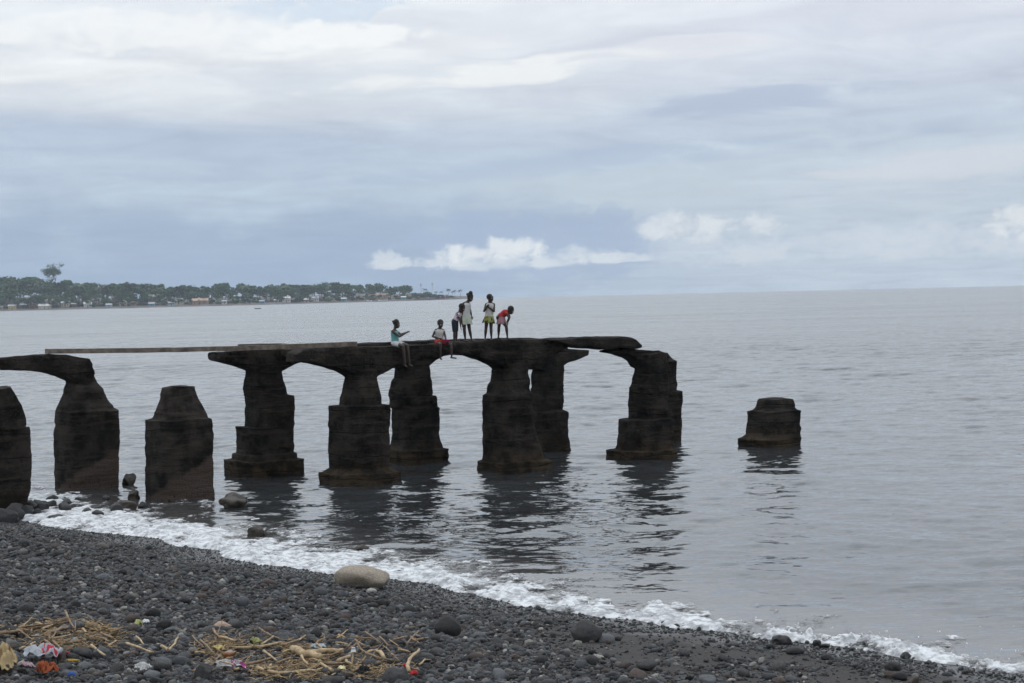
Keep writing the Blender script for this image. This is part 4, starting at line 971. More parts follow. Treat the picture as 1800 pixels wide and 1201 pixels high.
# pink bowl on the second child's lap
bc = at_y(660 + 752 / 6, 500 + 598 / 6, face_y(740) - 0.06); V = []; prof = [(0.005, 0.0), (0.055, 0.0), (0.085, 0.03), (0.115, 0.075), (0.125, 0.078), (0.112, 0.07), (0.08, 0.034), (0.05, 0.008), (0.003, 0.008)]
for rr, zz_ in prof:
    for k in range(28): a = 2 * math.pi * k / 28; V.append(bc + np.array([rr * math.cos(a), rr * math.sin(a), zz_ - 0.03]))
F = [tuple(int(i) for i in q) for q in gridq(len(prof), 28, True)]
tag(obj('plastic_bowl', make_mesh('bowl', V, F), simple('pink_plastic', (0.62, 0.03, 0.16), 0.35, 0.05, 5, spec=0.5), None, bc), 'bright pink plastic bowl on the lap of the child in red shorts', 'bowl', kind='thing')

# ------------------------------------------------------------------ boulders and rocks
def rock_mesh(name, seed, sub=3, rough=0.16, flat=(1, 1, 1), ang=0.0):
    bm = bmesh.new(); bmesh.ops.create_icosphere(bm, subdivisions=sub, radius=1.0)
    P = np.array([v.co[:] for v in bm.verts]); r = np.random.default_rng(seed)
    if ang:                                              # cut a few flats for a broken rock
        for k in range(7):
            n_ = r.normal(size=3); n_ /= np.linalg.norm(n_); lim = r.uniform(0.55, 0.85); dd = P @ n_; ov = np.clip(dd - lim, 0, None); P -= n_[None] * ov[:, None] * ang
    d = 1 + rough * fbm(P[:, 0] * 1.1 + seed, P[:, 1] * 1.1, P[:, 2] * 1.1, 3, seed) * 1.6 + rough * 0.25 * fbm(P[:, 0] * 4, P[:, 1] * 4, P[:, 2] * 4, 2, seed + 3)
    P = P * d[:, None] * np.array(flat)
    for v, q in zip(bm.verts, P): v.co = q
    me = bpy.data.meshes.new(name); bm.to_mesh(me); bm.free()
    me.polygons.foreach_set('use_smooth', [True] * len(me.polygons))
    return me
def stone_mat(name, stops, wetline=True):
    m, t, b = new_mat(name); oi = t.n('ShaderNodeObjectInfo'); geo = t.n('ShaderNodeNewGeometry'); pos = geo.outputs['Position']; pz = t.sep(pos)[2]
    c_ = t.ramp(oi.outputs['Random'], stops, 'LINEAR')
    n_ = t.noise(pos, 30.0, 3, 0.6); n5 = t.noise(pos, 140.0, 2, 0.6)
    c_ = t.mix(t.ss(n_, 0.3, 0.75, 0.0, 0.55), c_, t.vmul(c_, (1.7, 1.65, 1.6)))
    c_ = t.mix(t.ss(n5, 0.60, 0.7, 0.0, 0.5), c_, t.vmul(c_, (0.45, 0.45, 0.45)))
    n0 = t.noise(pos, 0.8, 3, 0.6)
    wt = t.ss(t.m('ADD', pz, t.m('MULTIPLY', t.m('SUBTRACT', n0, 0.5), 0.5)), 0.5, 0.14)
    t.put(b.inputs['Base Color'], t.mix(wt, c_, t.vmul(c_, (0.42, 0.42, 0.43))))
    t.put(b.inputs['Roughness'], t.m('MULTIPLY_ADD', wt, -0.36, 0.84)); b.inputs['Specular IOR Level'].default_value = 0.35
    bump(t, b, t.m('ADD', n_, n5), 0.7, 0.02)
    return m
DARK = [(0.0, (0.014, 0.0135, 0.014)), (0.30, (0.026, 0.0255, 0.0265)), (0.50, (0.043, 0.044, 0.047)), (0.70, (0.080, 0.085, 0.092)), (0.78, (0.034, 0.025, 0.0215)), (0.88, (0.060, 0.047, 0.041)), (0.95, (0.105, 0.103, 0.098)), (1.0, (0.23, 0.22, 0.20))]
stone_mix = stone_mat('volcanic_cobble_mix', DARK)
stone_dark = stone_mat('dark_basalt', [(0, (0.017, 0.0165, 0.0165)), (1, (0.042, 0.041, 0.041))])
stone_blue = stone_mat('blue_grey_basalt', [(0, (0.042, 0.044, 0.048)), (1, (0.08, 0.083, 0.088))])
stone_brown = stone_mat('brown_lava_stone', [(0, (0.036, 0.026, 0.022)), (1, (0.064, 0.046, 0.040))])
stone_pale = stone_mat('pale_stone', [(0, (0.20, 0.19, 0.17)), (1, (0.34, 0.33, 0.30))])
stone_tan = simple('tan_granite', (0.22, 0.185, 0.145), 0.85, 0.3, 14.0, 0.6, 60.0, obj_coords=True)
stone_pink = stone_mat('pinkish_stone', [(0, (0.26, 0.18, 0.14)), (1, (0.30, 0.21, 0.16))])
weedrock = simple('weedy_brown_rock', (0.026, 0.0205, 0.015), 0.6, 0.6, 5.0, 0.9, 14.0)
def put_rock(name, label, x0, x1, y0, y1, mat, seed, ang=0.0, sink=0.3, cat='rock', rough=0.24, sub=4, depth=0.8, tilt=0.0):
    """a rock whose outline fills x0..x1, y0..y1 of the photograph where it touches the ground"""
    g = on_beach((x0 + x1) / 2, y1); k = g[1] / FPX; Wd_ = (x1 - x0) * k / 2; Ht = (y1 - y0) * k
    me = rock_mesh(name, seed, sub, rough, (1, depth, 1), ang); me.materials.append(mat)
    hz = Ht / (2 - 2 * sink) * 1.0
    o = link(bpy.data.objects.new(name, me)); o.scale = (Wd_, Wd_, max(hz, 0.03))
    gz = max(float(height(g[0], g[1] + Wd_ * depth * 0.5)), -0.05)
    o.location = (g[0], g[1] + Wd_ * depth * 0.7, gz + hz * (1 - 2 * sink)); o.rotation_euler = (0, tilt, 0)
    return tag(o, label, cat, kind='thing')
put_rock('boulder', 'big rounded tan boulder lying at the edge of the surf', 579, 689, 998, 1034, stone_tan, 5, 0.5, 0.26, 'boulder', 0.10, 4, 0.85, 0.08)
put_rock('boulder', 'rounded black boulder on the dark sand below the surf bend', 760, 810, 1087, 1120, stone_dark, 8, 0.3, 0.2, 'boulder', 0.1)
put_rock('boulder', 'black boulder on the sand with smaller cobbles, right of centre', 1000, 1058, 1094, 1130, stone_dark, 12, 0.4, 0.22, 'boulder', 0.16)
put_rock('boulder', 'rough dark boulder half buried in driftwood at the bottom edge', 671, 722, 1174, 1206, stone_dark, 15, 0.5, 0.25, 'boulder', 0.12)
put_rock('rock', 'pointed dark rock standing beside the white cloth', 342, 378, 1166, 1199, stone_dark, 18, 0.9, 0.2)
put_rock('rock', 'wide dark flat-topped rock right of the stake with white cup', 714, 762, 1148, 1166, stone_dark, 21, 0.6, 0.25)
put_rock('rock', 'dark rock in the foam just right of the flat-topped stump', 380, 438, 862, 889, weedrock, 24, 0.9, 0.3, rough=0.3)
put_rock('rock', 'brown pointed rock standing in the foam between two columns', 219, 248, 856, 880, weedrock, 27, 0.9, 0.2, rough=0.2)
put_rock('rock', 'low grey rock washed over by foam between two columns', 195, 243, 875, 897, weedrock, 30, 0.6, 0.25)
put_rock('rock', 'dark rock behind the right side of the armed column foot', 212, 240, 829, 852, weedrock, 33, 0.9, 0.25)
put_rock('rock', 'black rock in the foam in front of the armed column', 102, 126, 873, 889, stone_dark, 36, 0.5, 0.25)
put_rock('rock', 'flat black rock in the foam left of the foam-washed grey rock', 146, 182, 885, 898, stone_dark, 39, 0.6, 0.3)
put_rock('rock', 'dark rock under the lip of foam near the left column', 79, 116, 900, 916, stone_dark, 42, 0.5, 0.3)
put_rock('rock', 'angular black rock at the foot of the leftmost column', 56, 86, 881, 900, stone_dark, 45, 0.9, 0.25)
put_rock('rock', 'broad black rock against the leftmost column base', -14, 32, 895, 919, stone_dark, 48, 1.0, 0.25)
put_rock('rock', 'dark angular rock standing alone in the surf, right of the stump', 428, 468, 920, 945, weedrock, 51, 0.9, 0.22)
put_rock('rock', 'low dark rock awash just above the tan boulder', 620, 652, 956, 970, weedrock, 54, 0.6, 0.35)
put_rock('rock', 'dark rock hit by the splash at the waterline', 1360, 1395, 1115, 1134, stone_dark, 57, 0.7, 0.25)
put_rock('rock', 'smooth black egg-shaped stone on the wet sand', 1383, 1416, 1138, 1152, stone_dark, 60, 0.1, 0.2, rough=0.07)
put_rock('rock', 'small upright black rock at the edge of the foam', 1429, 1447, 1124, 1140, stone_dark, 63, 0.5, 0.2)
put_rock('rock', 'dark wedge-shaped rock on the wet sand at lower right', 1556, 1590, 1163, 1187, stone_dark, 66, 0.8, 0.2)
put_rock('rock', 'rough brown rock in front of the wedge-shaped rock', 1552, 1584, 1178, 1194, stone_brown, 69, 0.6, 0.3)
put_rock('rock', 'black stone leaning at the waterline of the far right splash', 1583, 1603, 1146, 1159, stone_dark, 72, 0.3, 0.2)
put_rock('rock', 'flat pinkish stone on the dark shingle', 370, 404, 1094, 1106, stone_pink, 75, 0.4, 0.3)
put_rock('rock', 'pale grey humped stone above the driftwood pile', 479, 522, 1113, 1130, stone_blue, 78, 0.3, 0.25)
put_rock('rock', 'pale flat oval stone right of the yellow litter', 289, 318, 1103, 1112, stone_blue, 81, 0.1, 0.3)
put_rock('rock', 'pale pebble-like stone near the tan boulder', 645, 662, 1034, 1044, stone_pale, 84, 0.1, 0.2)
put_rock('rock', 'cream stone on the shingle in the left middle of the beach', 384, 395, 1018, 1028, stone_pale, 87, 0.1, 0.2)
put_rock('rock', 'round blue-grey stone beside the brown reed bundle', 59, 79, 1121, 1139, stone_blue, 90, 0.1, 0.15, rough=0.06)
put_rock('rock', 'pale rock with pointed top behind the short stick', 124, 143, 1123, 1142, stone_pale, 93, 0.7, 0.2)
put_rock('rock', 'large rounded grey stone behind the forked stick', 162, 192, 1138, 1160, stone_blue, 96, 0.2, 0.2)

for i, (x, y, wd_) in enumerate(((52, 899, 22), (66, 906, 16), (88, 893, 18), (128, 896, 14), (44, 908, 26), (136, 882, 12), (22, 915, 30), (250, 893, 14), (186, 880, 12), (75, 890, 13), (36, 897, 24), (152, 903, 14), (112, 900, 20), (62, 894, 20), (170, 908, 16), (30, 905, 22), (205, 902, 18), (92, 882, 16))):
    wd_ *= 1.3
    o = put_rock('rock', 'small wet black rock in the foam near the left columns', x - wd_ / 2, x + wd_ / 2, y - wd_ * 0.75, y, stone_dark, 300 + i, 0.7, 0.15, sub=3)
    o['group'] = 'small rocks around the left columns'
# cobbles: the largest as things, the rest as one mass
SHAPES = [rock_mesh('cobble_shape', 200 + i, 2, (0.12, 0.2, 0.28)[i % 3], ((1, 0.75, 0.55), (1, 0.85, 0.7), (1, 0.65, 0.5), (1, 0.9, 0.6), (1, 0.7, 0.62))[i % 5], (0.9, 0.6, 0.3, 1.0)[i % 4]) for i in range(18)]
cr = np.random.default_rng(21)
def sample(n):
    y = 15.5 + 47 * cr.random(n) ** 1.25; x = y * (-0.30 + 0.62 * cr.random(n)); return x, y
def scatter(n, lo, hi, pw, dmin):
    x, y = sample(n); s_, u = su(x, y)
    ppx = CX + FPX * x / y
    sandy = sstep(ppx, 720, 1050) * sstep(fbm(x * 0.8, y * 0.45, 0, 3, 71), -0.42, 0.02) * sstep(u, 7.5, 5.0)
    rim = np.exp(-((u - 0.7) / 0.5) ** 2) * 0.35
    keep_p = np.clip(1 - 0.93 * sandy + rim * sandy, 0.03, 1) * sstep(u, -0.5, 0.1)
    fine_zone = sstep(u, 3.2, 0.6) * (1 - 0.5 * sandy)
    r_ = (lo + (hi - lo) * cr.random(n) ** pw) * (1 - (0.45 if lo < 0.06 else 0.62) * fine_zone)
    if lo >= 0.06: keep_p = keep_p * (1 - 0.65 * fine_zone)
    k_ = cr.random(n) < keep_p
    return x[k_], y[k_], r_[k_]
sets = [scatter(5600, 0.064, 0.145, 2.4, 0), scatter(70000, 0.030, 0.068, 1.6, 0), scatter(240000, 0.012, 0.030, 1.0, 0)]
cx_ = np.concatenate([a[0] for a in sets]); cy_ = np.concatenate([a[1] for a in sets]); cr_ = np.concatenate([a[2] for a in sets])
cz_ = height(cx_, cy_) + cr_ * cr.uniform(-0.05, 0.5, len(cr_))
rot = np.stack([cr.normal(0, 0.28, len(cr_)), cr.normal(0, 0.28, len(cr_)), cr.uniform(0, 6.28, len(cr_))], -1)
shp = cr.integers(0, len(SHAPES), len(cr_))
ppx = CX + FPX * cx_ / cy_
vis = (ppx > 15) & (ppx < 1785) & (cy_ > 20.5)
order = np.argsort(-(cr_ / cy_) * vis)[:300]
solo = np.zeros(len(cr_), bool); solo[order] = True
KINDS_ = [(stone_dark, 'dark grey rounded cobble on the beach in line with ', 'dark cobbles on the beach'), (stone_blue, 'blue-grey rounded cobble on the beach in line with ', 'blue-grey cobbles on the beach'), (stone_brown, 'reddish brown lava cobble on the beach in line with ', 'brown cobbles on the beach')]
variants = {}
for i in order:
    kk = int(cr.choice(3, p=(0.58, 0.27, 0.15))); mat_, lb, gp = KINDS_[kk]
    key = (int(shp[i]), kk)
    if key not in variants:
        me = SHAPES[key[0]].copy(); me.materials.clear(); me.materials.append(mat_); variants[key] = me
    o = link(bpy.data.objects.new('cobble', variants[key])); o.location = (cx_[i], cy_[i], cz_[i]); o.rotation_euler = tuple(rot[i]); o.scale = (cr_[i],) * 3
    xz = ppx[i]; zn = 'the cloths at lower left' if xz < 230 else 'the gap between the driftwood heaps' if xz < 345 else 'the driftwood pile' if xz < 640 else 'the half buried boulder' if xz < 900 else 'the black sand patches' if xz < 1300 else 'the wet sand at lower right'
    tag(o, lb + zn, 'stone', gp, 'thing')
rest = ~solo
pm = bpy.data.meshes.new('shingle_points'); nR = int(rest.sum()); pm.vertices.add(nR)
pm.vertices.foreach_set('co', np.stack([cx_, cy_, cz_], -1)[rest].astype(np.float32).ravel())
for nm, ty_, dat in (('stone_rot', 'FLOAT_VECTOR', rot[rest].astype(np.float32).ravel()), ('stone_size', 'FLOAT', cr_[rest].astype(np.float32)), ('stone_shape', 'INT', shp[rest].astype(np.int32))):
    a = pm.attributes.new(nm, ty_, 'POINT'); a.data.foreach_set('vector' if ty_ == 'FLOAT_VECTOR' else 'value', dat)
shape_col = bpy.data.collections.new('cobble_shapes')
for i, me in enumerate(SHAPES):
    me.materials.clear(); me.materials.append(stone_mix); shape_col.objects.link(bpy.data.objects.new('cobble_shape_%02d' % i, me))
ng = bpy.data.node_groups.new('shingle', 'GeometryNodeTree')
ng.interface.new_socket('Geometry', in_out='INPUT', socket_type='NodeSocketGeometry'); ng.interface.new_socket('Geometry', in_out='OUTPUT', socket_type='NodeSocketGeometry')
gi = ng.nodes.new('NodeGroupInput'); go = ng.nodes.new('NodeGroupOutput'); iop = ng.nodes.new('GeometryNodeInstanceOnPoints'); ci = ng.nodes.new('GeometryNodeCollectionInfo')
ci.inputs['Collection'].default_value = shape_col; ci.inputs['Separate Children'].default_value = True; ci.inputs['Reset Children'].default_value = True
def named(nm, ty_):
    n_ = ng.nodes.new('GeometryNodeInputNamedAttribute'); n_.data_type = ty_; n_.inputs['Name'].default_value = nm; return n_.outputs['Attribute']
ng.links.new(gi.outputs[0], iop.inputs['Points']); ng.links.new(ci.outputs[0], iop.inputs['Instance']); iop.inputs['Pick Instance'].default_value = True
ng.links.new(named('stone_shape', 'INT'), iop.inputs['Instance Index'])
er = ng.nodes.new('FunctionNodeEulerToRotation'); ng.links.new(named('stone_rot', 'FLOAT_VECTOR'), er.inputs[0]); ng.links.new(er.outputs[0], iop.inputs['Rotation'])
ng.links.new(named('stone_size', 'FLOAT'), iop.inputs['Scale']); ng.links.new(iop.outputs[0], go.inputs[0])
shingle = link(bpy.data.objects.new('shingle', pm)); md = shingle.modifiers.new('stones', 'NODES'); md.node_group = ng
tag(shingle, 'dense shingle of small dark volcanic stones covering the beach', 'shingle', kind='stuff')

# ------------------------------------------------------------------ driftwood and litter
drift = simple('bleached_driftwood', (0.31, 0.225, 0.13), 0.8, 0.35, 14.0, 0.4, 60.0)
drift2 = simple('brown_driftwood', (0.17, 0.115, 0.068), 0.8, 0.4, 14.0, 0.4, 60.0)
dry = simple('dry_reed', (0.24, 0.165, 0.085), 0.8, 0.65, 10.0)
def stick(pts, rad, label, mat=drift, lift=0.0, group=None, name='driftwood_stick', ends=None, knots=True):
    P_ = [on_beach(*q) for q in pts]; P_ = [np.array([q[0], q[1], float(height(q[0], q[1])) + rad + 0.085 + lift + (ends[i] if ends else 0)]) for i, q in enumerate(P_)]
    Q_ = []
    for i in range(len(P_) - 1):
        for j in range(5): f = j / 5; Q_.append(P_[i] * (1 - f) + P_[i + 1] * f)
    Q_.append(P_[-1]); n_ = len(Q_); sd = random.randrange(1000)
    Q_ = [q + np.array([float(vn3(i * 0.45, 0, 0, sd)), float(vn3(i * 0.45, 5, 0, sd)), float(vn3(i * 0.45, 9, 0, sd)) * 0.6]) * rad * 0.9 for i, q in enumerate(Q_)]
    R_ = [rad * (1 - 0.35 * i / n_) * (1 + 0.18 * float(vn3(i * 0.8, 2, 0, sd))) for i in range(n_)]
    parts_ = [tube(Q_, R_, 9)]
    o = obj(name, make_mesh(name, *merge(parts_)), mat, None, Q_[0]); return tag(o, label, 'driftwood', group, 'thing')
ST = [([(0, 1128), (37, 1124)], 0.022, 'straight stick lying at the left edge of the beach', drift2), ([(79, 1131), (98, 1124), (118, 1117)], 0.026, 'thick brown stick right of the round blue-grey stone', drift2), ([(89, 1138), (125, 1130)], 0.014, 'thin stick lying below the thick brown stick', drift),
 ([(111, 1146), (150, 1142)], 0.020, 'orange-brown flat stick above the pale cloth with red trim', drift2), ([(163, 1150), (172, 1160), (185, 1168)], 0.018, 'pale forked stick in front of the large grey stone', drift), ([(222, 1146), (245, 1154), (268, 1162)], 0.018, 'pale stick slanting down left of the bent stick', drift),
 ([(286, 1150), (297, 1159), (306, 1149), (314, 1135)], 0.018, 'pale bent stick shaped like a hook', drift), ([(240, 1133), (252, 1147)], 0.014, 'short pale stick above the slanting pale stick', drift), ([(410, 1153), (455, 1153), (494, 1145), (527, 1157)], 0.020, 'long pale curved branch across the middle of the driftwood pile', drift),
 ([(515, 1160), (535, 1169), (566, 1174)], 0.050, 'thick tan bent log in the driftwood pile', drift), ([(538, 1164), (570, 1162), (605, 1161)], 0.042, 'thick pale log behind the bent log', drift), ([(383, 1136), (413, 1141)], 0.022, 'pale flaky stick left of the yellow-green rag', drift),
 ([(456, 1119), (475, 1130), (492, 1137)], 0.014, 'thin brown branch above the yellow-green rag', drift2), ([(455, 1191), (490, 1199), (559, 1197)], 0.022, 'long pale stick along the bottom edge of the picture', drift), ([(430, 1183), (460, 1177), (492, 1170)], 0.017, 'flat brown split stick right of the white cloth', drift2),
 ([(470, 1192), (487, 1187)], 0.013, 'short stick above the long bottom stick', drift), ([(593, 1178), (615, 1171)], 0.028, 'short thick stick at the foot of the upright stake', drift), ([(660, 1173), (699, 1176)], 0.015, 'straight pale stick lying on top of the half buried boulder', drift2),
 ([(736, 1183), (749, 1174)], 0.012, 'short pale stick at the right end of the driftwood', drift), ([(690, 1164), (703, 1176)], 0.013, 'short stick leaning left of the forked red-wrapped stick', drift2), ([(666, 1160), (678, 1172)], 0.030, 'stubby wedge of driftwood behind the half buried boulder', drift), ([(560, 1182), (590, 1183), (612, 1180)], 0.024, 'curved root-like stick under the bent log', drift2), ([(620, 1196), (650, 1186)], 0.018, 'brown stick left of the half buried boulder', drift2), ([(585, 1196), (560, 1180)], 0.018, 'crossed stick at the bottom of the driftwood pile', drift), ([(30, 1112), (16, 1120)], 0.012, 'thin stick above the straight stick at the left edge', drift)]
for pts, rad, lb, mt in ST: stick(pts, rad, lb, mt)
stick([(717, 1197), (722, 1183), (736, 1162)], 0.022, 'forked pale stick with red rag, pointing up and right', drift, 0.0, None, 'driftwood_stick', [0, 0.06, 0.05])
stick([(131, 1123), (133, 1113), (143, 1108)], 0.010, 'thin orange twig bent upward beside the reed bundle', drift2, 0, None, 'driftwood_stick', [0, 0.06, 0.05])
stick([(377, 1143), (392, 1116)], 0.007, 'thin dark twig sticking up from the driftwood', drift2, 0, None, 'driftwood_stick', [0, 0.1])
# upright stake with a white cup on it
g = on_beach(615, 1182); k = g[1] / FPX; top = g + np.array([7 * k, 0.02, 36 * k])
tag(obj('wooden_stake', make_mesh('stake', *tube([g - np.array([0, 0, 0.05]), (g + top) / 2 + np.array([0.004, 0, 0]), top], [0.013, 0.011, 0.012], 8)), drift, None, g), 'thin wooden stake stuck upright in the shingle', 'stake', kind='thing')
V = []; prof = [(0.022, 0.0), (0.030, 0.048), (0.033, 0.05), (0.028, 0.046), (0.020, 0.004)]
for rr, zz_ in prof:
    for q in range(16): a = 2 * math.pi * q / 16; V.append(top + np.array([rr * math.cos(a), rr * math.sin(a), 0.05 - zz_]))
F = [tuple(int(i) for i in q) for q in gridq(len(prof), 16, True)] + [tuple(range(16))]
tag(obj('plastic_cup', make_mesh('cup', V, F), simple('white_plastic', (0.6, 0.58, 0.6), 0.5, 0.1), None, top), 'small white cup upturned on top of the upright stake', 'cup', kind='thing')
for i in range(140):
    if i < 48: c_ = (random.uniform(10, 215), random.uniform(1106, 1150))
    else: c_ = (random.uniform(345, 735), random.uniform(1130, 1198))
    a = random.gauss(0, 1.3); ln = random.uniform(6, 26)
    stick([(c_[0] - ln / 2, c_[1] + ln * 0.25 * a), (c_[0] + ln / 2, c_[1] - ln * 0.25 * a)], random.uniform(0.006, 0.019), 'small broken stick in the ' + ('left driftwood heap' if i < 48 else 'driftwood pile left of the bent log' if c_[0] < 515 else 'driftwood pile right of the bent log'), random.choice((drift, drift2, drift2)), random.uniform(-0.04, 0.03), 'small sticks in the litter', 'driftwood_stick', [random.uniform(-0.02, 0.05), random.uniform(-0.02, 0.05)])
# reeds and straw: loose litter nobody could count
def straw(name, label, boxes, n, lmin, lmax, mat):
    V = []; F = []
    for i in range(n):
        x0, x1, y0, y1 = random.choice(boxes); g = on_beach_fast(random.gauss((x0 + x1) / 2, (x1 - x0) / 3.6), random.gauss((y0 + y1) / 2, (y1 - y0) / 3.6))
        a = random.gauss(0.2, 1.1); ln = random.uniform(lmin, lmax); e = np.array([math.cos(a), math.sin(a), random.gauss(0.05, 0.2)]); q = g + np.array([0, 0, random.uniform(0.03, 0.11)])
        v, f = tube([q - e * ln / 2, q + np.array([0, 0, random.uniform(-0.01, 0.015)]), q + e * ln / 2], random.uniform(0.0022, 0.006), 3, False)
        k0 = len(V); V += v; F += [tuple(j + k0 for j in ff) for ff in f]
    return tag(obj(name, make_mesh(name, V, F), mat), label, 'litter', kind='stuff')
_gx = np.linspace(-10, 770, 27); _gy = np.linspace(1085, 1205, 13)
_gp = np.array([[on_beach(x, y) for x in _gx] for y in _gy])
def on_beach_fast(px, py):
    i = np.clip((py - _gy[0]) / (_gy[1] - _gy[0]), 0, len(_gy) - 1.001); j = np.clip((px - _gx[0]) / (_gx[1] - _gx[0]), 0, len(_gx) - 1.001)
    a, c_ = int(i), int(j); f, h = i - a, j - c_
    return (_gp[a, c_] * (1 - h) + _gp[a, c_ + 1] * h) * (1 - f) + (_gp[a + 1, c_] * (1 - h) + _gp[a + 1, c_ + 1] * h) * f
straw('plant_litter', 'dry tan straw and plant litter strewn along the drift line', [(20, 130, 1100, 1135), (140, 215, 1105, 1140), (60, 160, 1135, 1150), (350, 420, 1125, 1165), (480, 600, 1140, 1205), (430, 560, 1175, 1200), (590, 700, 1170, 1200), (330, 700, 1120, 1200)], 2300, 0.03, 0.15, dry)
def bundle(x0, y0, x1, y1, th, n, mat, label):
    A_, B_ = on_beach(x0, y0), on_beach(x1, y1); V = []; F = []
    for i in range(n):
        off = np.array([random.gauss(0, th), random.gauss(0, th), abs(random.gauss(0, th * 0.8)) + 0.09]); f0, f1 = random.uniform(-0.05, 0.3), random.uniform(0.65, 1.05)
        v, f = tube([A_ + (B_ - A_) * f0 + off, A_ + (B_ - A_) * 0.5 + off * 0.8, A_ + (B_ - A_) * f1 + off + np.array([random.gauss(0, 0.02), random.gauss(0, 0.02), random.gauss(0, 0.012)])], random.uniform(0.003, 0.008), 4)
        k0 = len(V); V += v; F += [tuple(j + k0 for j in ff) for ff in f]
    return tag(obj('reed_bundle', make_mesh('reed_bundle', V, F), mat, None, A_), label, 'reeds', kind='thing')
bundle(40, 1122, 122, 1104, 0.030, 110, drift2, 'dark brown matted reed bundle slanting up to the right')
bundle(152, 1110, 206, 1128, 0.035, 110, dry, 'tan frayed reed bundle slanting down to the right')
bundle(496, 1146, 545, 1158, 0.030, 80, dry, 'frayed yellow husk fibres at the end of the long branch')
# crumpled cloth and plastic
def cloth(name, label, x0, x1, y0, y1, mat, seed, cat='cloth', amp=1.0, mat2=None, lobes=3.0):
    g = on_beach((x0 + x1) / 2, y1 - 1); k = g[1] / FPX; Wd_ = (x1 - x0) * k; Ht = (y1 - y0) * k; n1_, n2_ = 44, 30; Dp = max(Ht * 1.5, Wd_ * 0.5)
    V = np.zeros((n2_, n1_, 3))
    for j in range(n2_):
        for i in range(n1_):
            a, c_ = i / (n1_ - 1) * 2 - 1, j / (n2_ - 1) * 2 - 1
            sx, sy = a * math.sqrt(max(0, 1 - c_ * c_ * 0.42)), c_ * math.sqrt(max(0, 1 - a * a * 0.42))
            rr = 1 + 0.22 * float(vn3(math.atan2(c_, a) * 1.3, 0, 0, seed))
            V[j, i] = (sx * rr * Wd_ / 2, sy * rr * Dp / 2, 0)
    A_ = V[..., 0] / Wd_ * 2; C_ = V[..., 1] / Dp * 2
    rim_ = np.clip(1 - np.maximum(np.abs(A_), np.abs(C_)), 0, 1)
    fold = 1 - np.abs(fbm(A_ * lobes * 0.8 + seed, C_ * lobes * 0.55, 0, 2, seed, 0.45)) * 1.5
    V[..., 2] = np.clip(fold, 0.05, 1) ** 1.3 * Ht * 0.85 * amp * (0.30 + 0.70 * np.sqrt(rim_)) + 0.02
    V[..., 0] += 0.08 * Wd_ * fbm(A_ * 4, C_ * 4, 0, 2, seed + 2); V[..., 1] += 0.08 * Dp * fbm(A_ * 4, C_ * 4, 0, 2, seed + 3)
    base_ = np.array([g[0], g[1] + Dp * 0.3, 0]); gz = height(V[..., 0] + base_[0], V[..., 1] + base_[1]); V[..., 0] += base_[0]; V[..., 1] += base_[1]; V[..., 2] += gz + 0.055
    me = quads_mesh(name, V.reshape(-1, 3), gridq(n2_, n1_))
    o = obj(name, me, mat, None, (base_[0], base_[1], float(gz.mean()))); so = o.modifiers.new('thickness', 'SOLIDIFY'); so.thickness = 0.005; so.offset = 0
    if mat2 is not None:
        me.materials.append(mat2); nq = n1_ - 1
        for p_ in me.polygons:
            i, j = p_.index % nq, p_.index // nq
            if vn3(i * 0.16, j * 0.2, 0, seed + 9) > 0.25 and i > nq * 0.45: p_.material_index = 1
    return tag(o, label, cat, kind='thing')
def cm_(n, c_): return cloth_mat(n, c_, 0.2)
redc = cm_('red_trim', (0.36, 0.03, 0.05))
cloth('crumpled_shirt', 'crumpled pale grey cloth with red trim on the stones', 40, 108, 1138, 1168, cm_('grey_jersey', (0.30, 0.31, 0.33)), 3, mat2=redc)
cloth('red_rag', 'small red rag trailing right of the pale grey cloth', 104, 122, 1152, 1163, redc, 5, amp=0.6)
cloth('pink_rag', 'crumpled pale pink rag at lower left', 32, 58, 1172, 1189, cm_('pale_pink', (0.30, 0.21, 0.23)), 7)
cloth('orange_shirt', 'rust-orange cloth wrapped round a dark stone at lower left', 60, 100, 1169, 1196, cm_('rust_orange', (0.22, 0.055, 0.022)), 9)
cloth('blue_plastic', 'bright blue plastic scrap at the bottom edge', 119, 131, 1192, 1202, cm_('blue_plastic', (0.025, 0.07, 0.26)), 11, 'plastic', 0.8)
cloth('yellow_strip', 'dull yellow plastic strip behind the rust-orange cloth', 116, 139, 1167, 1175, cm_('dull_yellow', (0.30, 0.20, 0.03)), 13, 'plastic', 0.5)
cloth('white_bag', 'crumpled white plastic bag near the bottom edge, left of centre', 235, 264, 1174, 1190, cm_('white_bag', (0.40, 0.39, 0.37)), 15, 'bag')
cloth('white_wrapper', 'small white wrapper lying alone high on the shingle', 249, 262, 1096, 1106, cm_('white_foil', (0.48, 0.48, 0.49)), 17, 'wrapper', 0.9)
cloth('yellow_wrapper', 'pale yellow wrapper just left of the small white wrapper', 235, 249, 1097, 1110, cm_('pale_yellow', (0.30, 0.30, 0.13)), 19, 'wrapper')
cloth('green_rag', 'yellow-green rag hanging in the driftwood pile', 435, 462, 1126, 1148, cm_('olive_yellow', (0.20, 0.20, 0.085)), 21)
cloth('white_cloth', 'white cloth with magenta trim draped over a dark stone', 376, 434, 1168, 1187, cm_('dirty_white', (0.30, 0.29, 0.29)), 23, mat2=cm_('magenta_trim', (0.26, 0.05, 0.15)), lobes=2.2)
cloth('grey_rag', 'crumpled pale blue-grey rag above the thick pale log', 545, 575, 1140, 1154, cm_('pale_blue_grey', (0.25, 0.29, 0.31)), 25)
cloth('red_scrap', 'red scrap above the forked stick by the half buried boulder', 708, 719, 1176, 1186, cm_('bright_red', (0.42, 0.03, 0.03)), 27)
cloth('red_scrap', 'red scrap below the forked stick at the bottom edge', 721, 735, 1189, 1199, cm_('bright_red_cloth', (0.42, 0.03, 0.03)), 29)
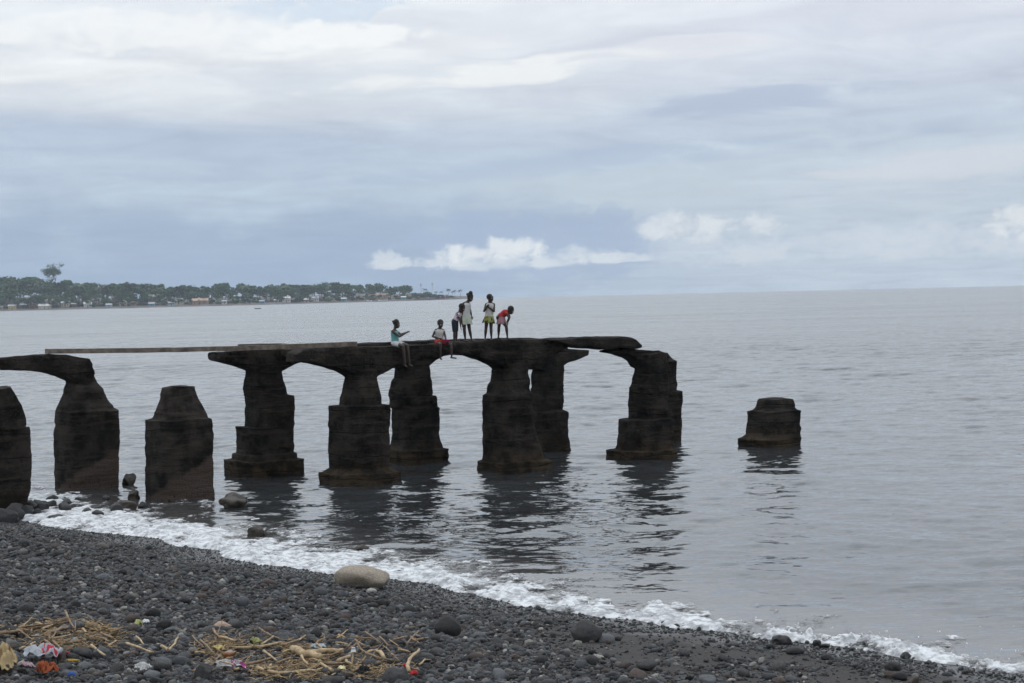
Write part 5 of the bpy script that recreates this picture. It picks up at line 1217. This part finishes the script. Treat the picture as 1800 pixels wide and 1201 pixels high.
cloth('black_rag', 'black rag left of the half buried boulder', 628, 650, 1178, 1196, cm_('black_cloth', (0.012, 0.012, 0.013)), 31)
cloth('yellow_husk', 'pale yellow husk curled beside the brown bottle', 371, 394, 1142, 1155, cm_('yellow_husk', (0.42, 0.33, 0.15)), 33, 'husk', 0.9)
cloth('cream_scrap', 'cream foam lump right of the driftwood centre', 594, 608, 1181, 1191, cm_('cream_foam', (0.58, 0.52, 0.30)), 35, 'foam lump')
cloth('woven_sack', 'torn tan woven sack at the lower left edge of the beach', -22, 21, 1134, 1190, cm_('tan_sacking', (0.30, 0.22, 0.115)), 37, 'sack')
# brown glass bottle lying end-on
g = on_beach(398, 1168) + np.array([0, 0, 0.06]); V = []; prof = [(0.001, -0.02), (0.030, -0.02), (0.040, -0.012), (0.042, 0.02), (0.042, 0.12), (0.034, 0.145), (0.016, 0.175), (0.014, 0.215), (0.017, 0.218), (0.016, 0.23), (0.001, 0.23)]
for rr, zz_ in prof:
    for q in range(20): a = 2 * math.pi * q / 20; V.append(g + np.array([rr * math.cos(a) + zz_ * 0.35, zz_ * 0.9, 0.05 + rr * math.sin(a)]))
F = [tuple(int(i) for i in q) for q in gridq(len(prof), 20, True)]
tag(obj('glass_bottle', make_mesh('bottle', V, F), simple('amber_glass', (0.16, 0.055, 0.012), 0.12, 0.15, 10, spec=0.6), None, g), 'brown glass bottle lying among driftwood with its base to the viewer', 'bottle', kind='thing')

# ------------------------------------------------------------------ haze over the bay
HZ = 0.00008
v, f = box(-2800, 2800, -150, 2900, -4.5, 75)
hzo = obj('haze', make_mesh('haze', v, f, False), None)
hm = bpy.data.materials.new('pale_haze'); hm.use_nodes = True; hn = hm.node_tree; hn.nodes.remove(hn.nodes['Principled BSDF'])
pv = hn.nodes.new('ShaderNodeVolumePrincipled'); pv.inputs['Color'].default_value = (0.80, 0.88, 1.0, 1); pv.inputs['Density'].default_value = HZ
hn.links.new(pv.outputs[0], hn.nodes['Material Output'].inputs['Volume']); hzo.data.materials.append(hm)
tag(hzo, 'thin pale haze over the bay', 'haze', kind='stuff')
